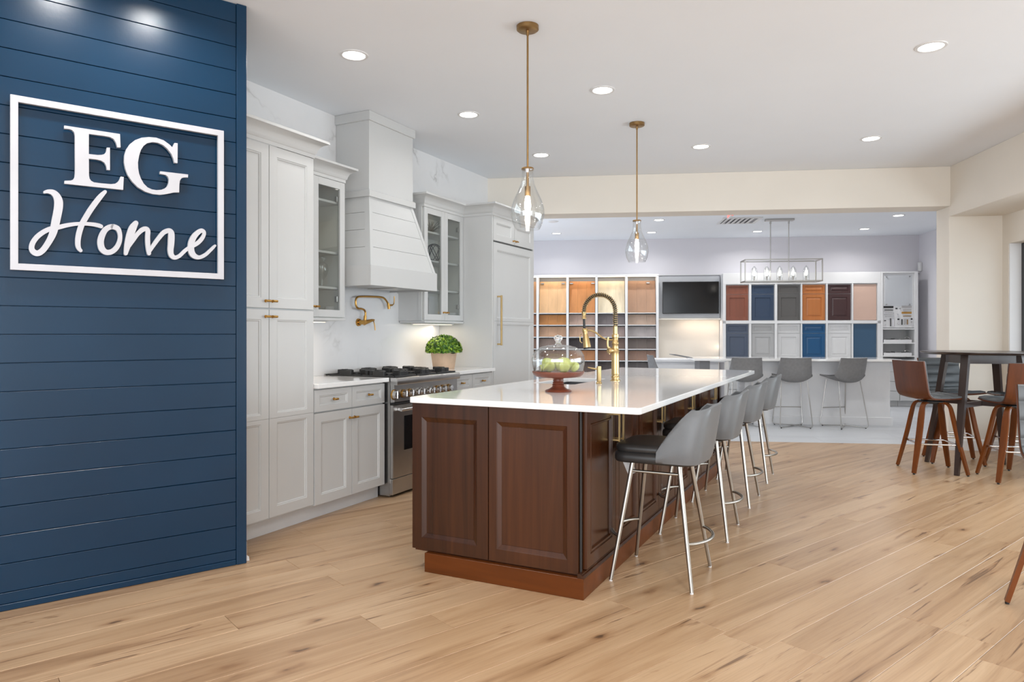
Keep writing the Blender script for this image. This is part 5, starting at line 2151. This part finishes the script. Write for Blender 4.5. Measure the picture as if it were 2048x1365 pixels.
rowc = [
    [(176, 134, 96), (208, 168, 124), (192, 130, 76), (222, 208, 180), (160, 124, 98)],
    [(140, 92, 64), (172, 116, 62), (172, 146, 132), (110, 102, 102), (168, 144, 126)],
    [(150, 104, 78), (178, 142, 114), (180, 146, 122), (150, 132, 126), (158, 150, 148)],
    [(118, 88, 72), (130, 112, 102), (54, 46, 46), (102, 82, 72), (98, 86, 80)],
    [(120, 90, 70), (130, 100, 80), (172, 118, 76), (132, 98, 80), (138, 108, 92)],
    [(90, 74, 64), (110, 92, 80), (84, 68, 62), (66, 58, 56), (90, 84, 84)],
]
cname = [['tan', 'light tan', 'orange', 'pale cream', 'brown-grey'], ['brown', 'golden brown', 'pinkish taupe', 'charcoal', 'taupe'],
         ['russet', 'honey tan', 'sand', 'grey-brown', 'pale grey'], ['umber', 'grey-brown', 'near-black', 'dark brown', 'dark grey-brown'],
         ['brown', 'muted brown', 'warm orange-brown', 'chestnut', 'mid brown'], ['dark brown', 'dull brown', 'deep brown', 'blackish', 'slate grey']]
cpos = ['far left', 'second', 'middle', 'fourth', 'right-hand']
rpos = ['tall top', 'second', 'third', 'fourth', 'fifth', 'bottom']
for r_ in range(6):
    for c in range(5):
        xa, xb = xs[c] + 0.028, xs[c + 1] - 0.028
        zb = rows[r_] + 0.007
        zt = 2.225 if r_ == 0 else rows[r_ - 1] - 0.030
        lean = 0.15 if r_ == 0 else 0.05
        mt = wood('flooring_sample_%d%d' % (r_, c), three(rowc[r_][c], 0.82, 1.1), 'z', 0.4, gscale=0.35, bump=0.0)
        org = ((xa + xb) / 2, DF + 0.09, zb)
        b = MB()
        n_b = 3
        w3 = (xb - xa) / n_b
        for k in range(n_b):
            b.bar([(xa + w3 * (k + 0.5), DF + 0.06, zb + 0.0015), (xa + w3 * (k + 0.5), DF + 0.06 + lean, zt)], (1, 0, 0), w3 - 0.0015, 0.010)
        lab = '%s wood flooring sample board, %s row of the %s rack column' % (cname[r_][c], rpos[r_], cpos[c])
        tag(b.build('flooring_sample', mt, F='B', origin=org, smooth=0), lab, 'flooring sample', 'flooring samples in the display rack')
# small puck lights and warm strip at the head of the rack
b = MB()
b.box(xs[0], xs[-1], DF + 0.012, DF + 0.03, 2.290, 2.3045)
b.build('light_strip', 'strip', t, smooth=0)
for c in range(5):
    lamp('rack_lamp', 'B', (xs[c] + xs[c + 1]) / 2, DF + 0.10, 2.285, 0.44, 0.05, 0.45, (1.0, 0.78, 0.55), (0, 0.35, -1))
for c, dx in ((1, -0.20), (1, 0.19), (2, -0.20), (2, 0.20), (4, 0.12)):
    b = MB()
    x = (xs[c] + xs[c + 1]) / 2 + dx
    b.box(x - 0.03, x + 0.03, DF + 0.165, DF + 0.190, 2.175, 2.197, 0.003)
    b.build('clip', 'steel', t, smooth=0)

# television and its niche
t = thing('television', 'black flat television on a grey panel between display rack and door samples', 'television', 'B', 1.69, 13.35, 1.61)
b = MB()
b.box(1.226, 2.243, 13.30, 13.34, 1.612, 2.203, 0.004)
b.build('casing', 'blackm', t, smooth=0)
b = MB()
b.box(1.234, 2.235, 13.2985, 13.3005, 1.624, 2.195)
b.build('screen', 'screen', t, smooth=0)
b = MB()
b.box(1.14, 2.27, 13.345, 13.42, 1.53, 2.305, 0.003)
tag(b.build('television_surround', 'greypanel', F='B', origin=(1.7, 13.4, 1.53), smooth=0), 'plain grey wall panel framing the television', 'panel')
b = MB()
b.box(1.14, 2.275, 13.30, 13.515, 1.500, 1.528, 0.002)
b.box(1.14, 2.275, 13.47, 13.515, 0.0, 1.500)
tag(b.build('niche_panel', 'cream', F='B', origin=(1.7, 13.4, 0), smooth=0), 'warmly lit cream wall niche below the television', 'niche', kind='structure')
lamp('niche_lamp', 'B', 1.9, 13.28, 1.47, 0.75, 0.05, 1.1, (1.0, 0.80, 0.62), (0, 0.45, -1))
lamp('niche_lamp', 'B', 2.235, 13.30, 1.0, 0.9, 0.03, 0.6, (1.0, 0.80, 0.62), (-1, 0.3, 0))

# framed carcass behind door samples
t = thing('door_display', 'white framed display wall holding two rows of cabinet door samples', 'display wall', 'B', 3.65, 13.3, 0)
b = MB()
b.box(2.28, 4.985, DF + 0.05, 13.515, 0.80, 2.335)
b.build('back_board', 'whitep', t, smooth=0)
b = MB()
b.box(2.28, 4.985, DF, DF + 0.05, 2.135, 2.335, 0.002)
b.box(2.28, 4.985, DF, DF + 0.05, 1.425, 1.476, 0.002)
dx = [2.341, 2.787, 3.238, 3.668, 4.103, 4.535]
b.box(2.28, dx[0] - 0.012, DF, DF + 0.05, 0.80, 2.135)
for i in range(5):
    b.box(dx[i] + 0.397, dx[i + 1] - 0.012, DF + 0.0005, DF + 0.05, 0.80, 2.134)
b.box(4.932, 4.985, DF, DF + 0.05, 0.80, 2.135)
b.build('frame', 'whitep', t, smooth=0)
dc = [[('reddish brown', (124, 68, 48)), ('dark navy', (42, 60, 84)), ('charcoal grey', (86, 84, 82)), ('orange maple', (178, 108, 54)), ('dark espresso', (64, 40, 40)), ('plain pinkish beige', (200, 170, 154))],
      [('slate blue', (66, 76, 94)), ('light grey', (166, 166, 166)), ('off-white', (196, 196, 196)), ('bright royal blue', (14, 74, 116)), ('plain white', (206, 206, 206)), ('flat steel blue', (54, 84, 110))]]
dpos = ['leftmost', 'second', 'third', 'fourth', 'fifth', 'rightmost']
for r_ in range(2):
    z0, z1 = (1.484, 2.118) if r_ == 0 else (0.80, 1.414)
    for c in range(6):
        x0 = dx[c]
        x1 = x0 + 0.386
        cn_, rgb = dc[r_][c]
        nm = 'door_sample_%d%d' % (r_, c)
        mt = wood(nm, three(rgb, 0.85, 1.1), 'z', 0.4, gscale=0.5, bump=0.0) if (r_ == 0 and c in (0, 3, 4)) else plain(nm, srgb(*rgb), 0.4, noise=0.02)
        lab = '%s cabinet door sample, %s in the %s row' % (cn_, dpos[c], 'upper' if r_ == 0 else 'lower')
        y = DF + 0.030
        if c == 5:
            b = MB()
            b.box(x0, x1, y, y + 0.019, z0, z1, 0.002)
            tag(b.build('door_sample', mt, F='B', origin=((x0 + x1) / 2, y, z0), smooth=0), lab, 'door sample', 'cabinet door samples on the far wall')
            continue
        t2 = thing('door_sample', lab, 'door sample', 'B', (x0 + x1) / 2, y, z0, group='cabinet door samples on the far wall')
        ins = 0.045
        zm = z1 - 0.165
        if rgb == (206, 206, 206) or c == 4 and r_ == 1:
            ins = 0.04
        raised = c in (3, 4) or (r_ == 1 and c == 1)

        def rr_(i_):
            a = [(0.001, 0.001, 0.001, 0.001, 0), (i_, i_, i_, i_, 0), (i_ + 0.006, i_ + 0.006, i_ + 0.006, i_ + 0.006, -0.010)]
            if raised:
                a += [(i_ + 0.012, i_ + 0.012, i_ + 0.012, i_ + 0.012, -0.010), (i_ + 0.035, i_ + 0.035, i_ + 0.035, i_ + 0.035, -0.002)]
            return a
        b = MB()
        b.panel(y, -1, x0, x1, zm + 0.002, z1, rr_(0.036), axis='y')
        b.build('drawer_front', mt, t2, smooth=0)
        b = MB()
        b.panel(y, -1, x0, x1, z0, zm - 0.002, rr_(0.060), axis='y')
        b.build('door_panel', mt, t2, smooth=0)

# hardware board and open shelves
t = thing('hardware_cabinet', 'white cabinet bay with clear sheet, pull samples and two open shelves', 'cabinet', 'B', 5.27, 13.3, 0.80)
b = MB()
b.box(4.987, 5.017, DF - 0.010, 13.5, 0.80, 2.335, 0.002)
b.box(5.545, 5.60, DF - 0.010, 13.5, 0.0, 2.335, 0.002)
b.box(5.017, 5.545, DF - 0.010, 13.5, 2.310, 2.335, 0.002)
b.box(5.017, 5.545, DF + 0.020, DF + 0.049, 1.345, 2.310, 0.002)
b.box(5.017, 5.545, 13.47, 13.50, 0.80, 1.345)
b.build('carcass', 'whitep', t, smooth=0)
for z in (1.325, 1.075, 0.845):
    b = MB()
    b.box(5.0175, 5.5445, DF - 0.008, 13.469, z - 0.010, z + 0.012, 0.002)
    b.build('shelf', 'whitep', t, smooth=0)
b = MB()
b.box(5.05, 5.51, DF + 0.000, DF + 0.005, 1.73, 2.28, 0.001)
acr = tag(b.build('clear_sheet', 'acrylic', F='B', origin=(5.28, DF, 1.73), smooth=0), 'clear acrylic sheet on steel standoffs above the pull samples', 'sheet')
b = MB()
for x in (5.085, 5.475):
    for z in (1.76, 2.25):
        b.cyl((x, DF - 0.004, z), (x, DF + 0.0195, z), 0.010, 0.010, 14)
b.build('standoff', 'steel', acr)
HG = 'cabinet pull samples on the hardware board'
pulls = []


def hw(name, x, z, w, h, mat, lab, kind):
    b = MB()
    y = DF + 0.020
    if kind == 'bar':
        b.box(x - w / 2, x + w / 2, y - 0.022, y - 0.012, z - h / 2, z + h / 2, 0.001)
        for s_ in (-1, 1):
            if w > h:
                b.box(x + s_ * (w / 2 - 0.012) - 0.004, x + s_ * (w / 2 - 0.012) + 0.004, y - 0.012, y - 0.0003, z - 0.004, z + 0.004)
            else:
                b.box(x - 0.004, x + 0.004, y - 0.012, y - 0.0003, z + s_ * (h / 2 - 0.012) - 0.004, z + s_ * (h / 2 - 0.012) + 0.004)
    elif kind == 'plate':
        b.box(x - w / 2, x + w / 2, y - 0.006, y - 0.0003, z - h / 2, z + h / 2, 0.001)
        b.box(x - w / 2 + 0.01, x + w / 2 - 0.01, y - 0.020, y - 0.006, z + h / 2 - 0.008, z + h / 2 - 0.002, 0.001)
    else:
        b.cyl((x, y - 0.0003, z), (x, y - 0.015, z), 0.004, 0.004, 8)
        b.cyl((x, y - 0.015, z), (x, y - 0.024, z), w / 2, w / 2 * 0.85, 14)
    tag(b.build(name, mat, F='B', origin=(x, y, z), smooth=30), lab, 'knob' if kind == 'knob' else 'pull', HG)


def hx_(px):
    return 5.0 + (px - 1763.5) / 66.0 * 0.545


def hz(py):
    return 2.325 - (py - 545.0) / 114.0 * 1.005


for (px, py, w, h, mat, lab, kind) in (
    (1778, 614.5, 0.165, 0.034, 'blackm', 'wide black plate pull at the upper left of the hardware board', 'plate'),
    (1778, 620.5, 0.145, 0.014, 'blackm', 'thin black bar pull just below the wide black plate pull', 'bar'),
    (1794, 617.5, 0.034, 0.022, 'blackm', 'small black square pull between the two columns of plate pulls', 'plate'),
    (1801, 617.5, 0.022, 0.022, 'steel', 'round steel knob beside the small black square pull', 'knob'),
    (1814.5, 614, 0.165, 0.036, 'steel', 'wide grey steel plate pull at the upper right of the board', 'plate'),
    (1815, 620, 0.135, 0.014, 'steel', 'thin steel bar pull under the wide grey steel plate', 'bar'),
    (1778, 626.5, 0.165, 0.020, 'steelb', 'bright polished pull left of the gold plate pull', 'bar'),
    (1779, 632.5, 0.150, 0.010, 'steelb', 'slimmest polished bar pull under the bright polished pull', 'bar'),
    (1796, 630, 0.030, 0.018, 'steelb', 'small polished pull left of the gold plate pull', 'bar'),
    (1814.5, 626, 0.165, 0.036, 'brass', 'wide gold plate pull on the right of the board', 'plate'),
    (1815, 632.5, 0.135, 0.014, 'abrass', 'thin brass bar pull under the gold plate pull', 'bar'),
    (1770.5, 641.5, 0.030, 0.014, 'blackm', 'tiny black pull at the lower left of the hardware board', 'bar'),
    (1770.5, 650, 0.030, 0.014, 'steelb', 'tiny bright pull below the tiny black one', 'bar'),
    (1781.5, 645, 0.014, 0.140, 'blackm', 'tall black upright bar pull in the lower left group', 'bar'),
    (1787, 645, 0.018, 0.140, 'steelb', 'tall bright upright bar pull beside the black upright one', 'bar'),
    (1798, 639, 0.034, 0.024, 'blackm', 'black square knob above the bright round knob', 'plate'),
    (1798, 647, 0.042, 0.042, 'steelb', 'large bright round knob in the lower middle', 'knob'),
    (1804.5, 644.5, 0.016, 0.100, 'blackm', 'short black upright bar pull in the lower right group', 'bar'),
    (1810, 644.5, 0.016, 0.095, 'steel', 'short grey upright bar pull, second in the lower right group', 'bar'),
    (1815.5, 644.5, 0.016, 0.090, 'abrass', 'short brass upright bar pull, third in the lower right group', 'bar'),
    (1824, 638.5, 0.032, 0.032, 'blackm', 'black round knob, topmost of the right-hand knob column', 'knob'),
    (1824, 644.5, 0.028, 0.028, 'steel', 'grey round knob in the middle of the right-hand knob column', 'knob'),
    (1824, 650, 0.028, 0.028, 'steelb', 'bright round knob, lowest of the right-hand knob column', 'knob'),
):
    hw('hardware_sample', hx_(px), hz(py), w, h, mat, lab, kind)
for z, lab in ((1.0875, 'white sample tray of dark pieces on the upper open shelf'), (0.8575, 'white sample tray of dark pieces on the lower open shelf')):
    t3 = thing('sample_tray', lab, 'tray', 'B', 5.26, DF + 0.02, z)
    b = MB()
    b.box(5.03, 5.50, DF - 0.005, DF + 0.245, z, z + 0.005, 0.001)
    b.box(5.03, 5.50, DF - 0.005, DF + 0.001, z + 0.005, z + 0.050, 0.001)
    b.box(5.03, 5.50, DF + 0.239, DF + 0.245, z + 0.005, z + 0.050, 0.001)
    b.build('tray', 'whitep', t3, smooth=0)
    for k in range(5):
        b = MB()
        b.box(5.06 + k * 0.085, 5.12 + k * 0.085, DF + 0.02, DF + 0.20, z + 0.006, z + 0.050 + 0.012 * ((k * 7) % 3) * 0.8, 0.002)
        b.build('sample_piece', 'blackm' if k % 2 else 'greybox', t3, smooth=0)
    b = MB()
    b.tube(arc((5.43, DF + 0.025, z + 0.035), 0.06, 0.1, PI - 0.6, 10), 0.004, 6)
    b.build('wire_hoop', 'steel', t3)

# base cabinets below the display wall
for i in range(6):
    x0 = 2.30 + i * 0.565
    x1 = x0 + 0.560
    lab = ['leftmost', 'second', 'third', 'fourth', 'fifth', 'rightmost'][i]
    t = thing('base_cabinet', 'white four-drawer base cabinet with grey pulls under the door samples, %s of six' % lab, 'cabinet', 'B', (x0 + x1) / 2, 12.9, 0, group='white drawer base cabinets along the far wall')
    b = MB()
    b.box(x0, x1, 12.68, 13.08, 0.10, 0.76)
    b.box(x0, x1, 12.74, 13.08, 0, 0.10)
    b.build('body', 'cab', t, smooth=0)
    for k in range(4):
        b = MB()
        z0 = 0.105 + k * 0.164
        b.panel(12.66, -1, x0 + 0.003, x1 - 0.003, z0, z0 + 0.160, [(0.001, 0.001, 0.001, 0.001, 0), (0.012, 0.012, 0.012, 0.012, 0)], axis='y')
        d = b.build('drawer', 'cab', t, smooth=0)
        b = MB()
        b.box((x0 + x1) / 2 - 0.09, (x0 + x1) / 2 + 0.09, 12.632, 12.641, z0 + 0.095, z0 + 0.105, 0.001)
        for s_ in (-0.08, 0.08):
            b.box((x0 + x1) / 2 + s_ - 0.004, (x0 + x1) / 2 + s_ + 0.004, 12.641, 12.661, z0 + 0.096, z0 + 0.104)
        b.build('handle', 'steel', d, smooth=0)
b = MB()
b.box(2.285, 5.54, 12.62, 13.085, 0.7615, 0.795, 0.003)
tag(b.build('worktop', 'quartz', F='B', origin=(4.0, 12.85, 0.7615), smooth=0), 'long white worktop under the door samples on the far wall', 'worktop')

# ---- chandelier
t = thing('linear_chandelier', 'rectangular open metal frame chandelier with five candle bulbs over the bar', 'chandelier', 'B', 2.86, 11.37, 2.05)
x0, x1, yA, yB, z0, z1 = 2.285, 3.425, 11.22, 11.55, 2.055, 2.385
r = 0.0085
for (p, q) in [((x0, yA, z), (x1, yA, z)) for z in (z0, z1)] + [((x0, yB, z), (x1, yB, z)) for z in (z0, z1)] + [((x, yA, z), (x, yB, z)) for x in (x0, x1) for z in (z0, z1)] + [((x, y, z0), (x, y, z1)) for x in (x0, x1) for y in (yA, yB)]:
    b = MB()
    b.box(min(p[0], q[0]) - r, max(p[0], q[0]) + r, min(p[1], q[1]) - r, max(p[1], q[1]) + r, min(p[2], q[2]) - r, max(p[2], q[2]) + r, 0.0015)
    b.build('frame_bar', 'steel', t, smooth=0)
b = MB()
ym = (yA + yB) / 2
b.box(x0, x1, ym - 0.014, ym + 0.014, z0 - 0.006, z0 + 0.008, 0.002)
b.build('lower_rail', 'steel', t, smooth=0)
for x in (2.70, 2.975):
    b = MB()
    b.cyl((x, ym, z0), (x, ym, CEIL - 0.045), 0.0075, 0.0075, 10)
    b.cyl((x, ym, CEIL - 0.075), (x, ym, CEIL - 0.03), 0.014, 0.014, 12)
    b.build('rod', 'steel', t)
b = MB()
b.box(2.62, 3.05, ym - 0.055, ym + 0.055, CEIL - 0.032, CEIL - 0.0008, 0.004)
b.build('ceiling_plate', 'steel', t, smooth=0)
for x in (2.455, 2.645, 2.838, 3.04, 3.235):
    b = MB()
    b.lathe([(0, 0), (0.050, 0), (0.050, 0.006), (0.022, 0.012), (0.010, 0.016), (0.010, 0.075), (0.013, 0.080), (0, 0.082)], (x, ym, z0 + 0.0085), 20)
    c_ = b.build('candle_holder', 'steel', t)
    b = MB()
    b.lathe([(0, 0.082), (0.011, 0.084), (0.019, 0.108), (0.020, 0.125), (0.012, 0.155), (0.003, 0.175), (0, 0.176)], (x, ym, z0 + 0.0085), 16)
    b.build('bulb', 'bulbc', c_)
    b = MB()
    b.lathe([(0.046, 0.0065), (0.046, 0.16), (0.034, 0.20), (0.014, 0.225), (0.008, 0.238), (0, 0.242), (0, 0.240), (0.007, 0.236), (0.013, 0.223), (0.0325, 0.199), (0.0445, 0.159), (0.0445, 0.0065)], (x, ym, z0 + 0.0085), 24)
    b.build('glass_cover', 'glass', c_, smooth=60)

# ================================================================== CEILING FITTINGS
dl = []
main = [((708, 110), 'nearest left downlight, above the pantry side of the kitchen'), ((937, 229), 'downlight in front of the range hood'),
        ((1205, 180), 'downlight between the two pendant lights'), ((1082, 310), 'farthest downlight of the row along the kitchen wall'),
        ((1402, 293), 'downlight right of the farther pendant light'), ((1742, 277), 'downlight near the corner of beam and right wall'),
        ((1862, 93), 'nearest right downlight, above the wooden stools')]
far_ = [((1113, 467), 'far room downlight above the flooring rack, beside the refrigerator'), ((1318, 440), 'far room downlight just under the beam, right of the farther pendant rod'),
        ((1303, 465), 'far room downlight beside the farther pendant glass'), ((1515, 463), 'far room downlight left of the chandelier rods'),
        ((1729, 458), 'far room downlight above the door samples'), ((1797, 431), 'far room downlight in the right corner by the pillar')]
t = thing('recessed_downlight', 'x', 'ceiling light', 'O', 0, 0, CEIL, 0, local=True)
b = MB()
b.lathe([(0.070, -0.0002), (0.070, -0.003), (0.073, -0.0062), (0.088, -0.0050), (0.092, -0.0002)], (0, 0, 0), 40)
b.build('trim_ring', 'whitep', t)
b = MB()
b.lathe([(0, -0.0012), (0.0705, -0.0012), (0.0705, -0.0022), (0, -0.0035)], (0, 0, 0), 36)
b.build('diffuser', 'led', t)
pd = t


def downlight(wx, wy, lab, power, first=False, group=None):
    if first:
        pd.location = (wx, wy, CEIL)
        pd['label'] = lab
        pd['group'] = group
        o = pd
    else:
        o = dup(pd, 'O', wx, wy, CEIL, 0, lab, group)
    l = bpy.data.lights.new('downlight_lamp', 'AREA')
    l.shape = 'DISK'
    l.size = 0.13
    l.energy = power
    l.color = (0.99, 0.98, 0.96)
    l.spread = R(150)
    lo = bpy.data.objects.new('downlight_lamp', l)
    lo.location = (wx, wy, CEIL - 0.008)
    col.objects.link(lo)
    return o


first = True
for lst, pw, grp in ((main, 3.0, 'recessed ceiling downlights of the near room'), (far_, 9, 'recessed ceiling downlights of the far room')):
    for (px, py), lab in lst:
        t_ = (CEIL - CZ) / (-(py - HOR) / FPX)
        downlight(t_ * (px - 1024) / FPX, t_, 'round white recessed ' + lab if 'far room' not in lab else 'round recessed ' + lab, pw, first, grp)
        first = False
# downlights above the near floor and the blue wall, outside the picture
for F, x, y, lab in (('W', -3.42, 0.42, 'recessed downlight lighting the blue wall above the sign, left one'), ('W', -3.42, 0.86, 'recessed downlight lighting the blue wall above the sign, right one')):
    p = w_of(F, x, y)
    downlight(p.x, p.y, lab, 7.5, False, 'wall washing downlights beside the blue wall')
for X, Y, lab in ((0.9, 2.2, 'out-of-frame downlight in front of the island'), (2.6, 2.9, 'out-of-frame downlight above the nearest wooden stool'), (-0.9, 1.2, 'out-of-frame downlight nearest the blue wall start'), (1.2, 0.2, 'out-of-frame downlight straight above the camera side')):
    downlight(X, Y, lab, 8, False, 'downlights over the near floor')

for x_, lab in ((0.4, 'added far room downlight hidden behind the beam, left of three'), (2.4, 'added far room downlight hidden behind the beam, middle of three'), (4.5, 'added far room downlight hidden behind the beam, right of three')):
    p = w_of('B', x_, 9.0)  # unseen downlights added to brighten the bar and the grey floor
    downlight(p.x, p.y, lab, 10, False, 'recessed ceiling downlights of the far room')

# ceiling vent, exit sign, speaker, motion sensor
vx, vy = on_z('B', 1478, 441, CEIL)
t = thing('ceiling_vent', 'square white louvred air vent in the far room ceiling', 'vent', 'B', vx, vy, CEIL)
b = MB()
for q in ((-0.30, 0.30, -0.30, -0.25), (-0.30, 0.30, 0.25, 0.30), (-0.30, -0.25, -0.25, 0.25), (0.25, 0.30, -0.25, 0.25)):
    b.box(vx + q[0], vx + q[1], vy + q[2], vy + q[3], CEIL - 0.014, CEIL - 0.0006, 0.003)
b.build('frame', 'whitep', t, smooth=0)
b = MB()
b.box(vx - 0.25, vx + 0.25, vy - 0.25, vy + 0.25, CEIL - 0.003, CEIL - 0.0006)
b.build('backing', 'greybox', t, smooth=0)
for k in range(6):
    b = MB()
    xk = vx - 0.21 + k * 0.075
    b.bar([(xk, vy - 0.25, CEIL - 0.012), (xk, vy + 0.25, CEIL - 0.012)], Vector((1, 0, 0.30)), 0.068, 0.003)
    b.build('slat', 'whitep', t, smooth=0)
ex, ey = on_z('B', 1461, 436, 2.885)
t = thing('exit_sign', 'small ceiling exit sign with red face seen almost edge on', 'sign', 'B', ex, ey, 2.885)
b = MB()
b.box(ex - 0.018, ex + 0.018, ey - 0.15, ey + 0.15, 2.885, 3.0, 0.004)
b.box(ex - 0.012, ex + 0.012, ey - 0.05, ey + 0.05, 3.0, CEIL - 0.0006)
b.build('housing', 'whitep', t, smooth=0)
b = MB()
b.box(ex - 0.012, ex + 0.012, ey - 0.1515, ey - 0.1495, 2.893, 2.995)
b.build('end_light', 'exit', t, smooth=0)
b = MB()


def seg(b, x, pts_, y0, z0, s_, r_=0.0035):
    b.tube([(x, y0 - p[0] * s_, z0 + p[1] * s_) for p in pts_], r_, 5)


for side in (-1, 1):
    x = ex + side * 0.0195
    for li, strokes in enumerate(([[(0.6, 1), (0, 1), (0, 0), (0.6, 0)], [(0, 0.5), (0.5, 0.5)]], [[(0, 0), (0.6, 1)], [(0.6, 0), (0, 1)]], [[(0.3, 0), (0.3, 1)]], [[(0, 1), (0.6, 1)], [(0.3, 1), (0.3, 0)]])):
        for st_ in strokes:
            pp = [(side * -1 * (p[0]) if False else p[0], p[1]) for p in st_]
            y_start = ey + 0.115 - li * 0.065
            if side == 1:
                b.tube([(x, ey - 0.115 + li * 0.065 + p[0] * 0.07, 2.905 + p[1] * 0.07) for p in pp], 0.0035, 5)
            else:
                b.tube([(x, y_start - p[0] * 0.07, 2.905 + p[1] * 0.07) for p in pp], 0.0035, 5)
b.build('lettering', 'exit', t)
x_, y_ = on_z('B', 1106, 443, CEIL)
b = MB()
b.lathe([(0, -0.012), (0.07, -0.012), (0.085, -0.004), (0.088, -0.0006), (0, -0.0006)], (x_, y_, CEIL), 32)
tag(b.build('ceiling_speaker', 'whitep', F='B', origin=(x_, y_, CEIL)), 'round pale ceiling speaker beside the nearer pendant glass', 'speaker')
b = MB()
b.box(5.735, 5.799, 13.38, 13.44, 1.80 + 0.56, 1.93 + 0.60, 0.018, 3)
tag(b.build('motion_sensor', 'whitep', F='B', origin=(5.77, 13.41, 2.4), smooth=40), 'small white motion sensor in the back right corner of the far room', 'sensor')
b = MB()
b.sweep([(1.14, 13.515), (5.79, 13.515)], [(0, 2.336), (0.03, 2.336), (0.03, 2.352), (0, 2.352)])
struct(b.build('trim_2', 'whitep', F='B', smooth=0))

# which floor planks are in the way of nothing: done
print('planks', n_planks, 'objects', len(bpy.data.objects))
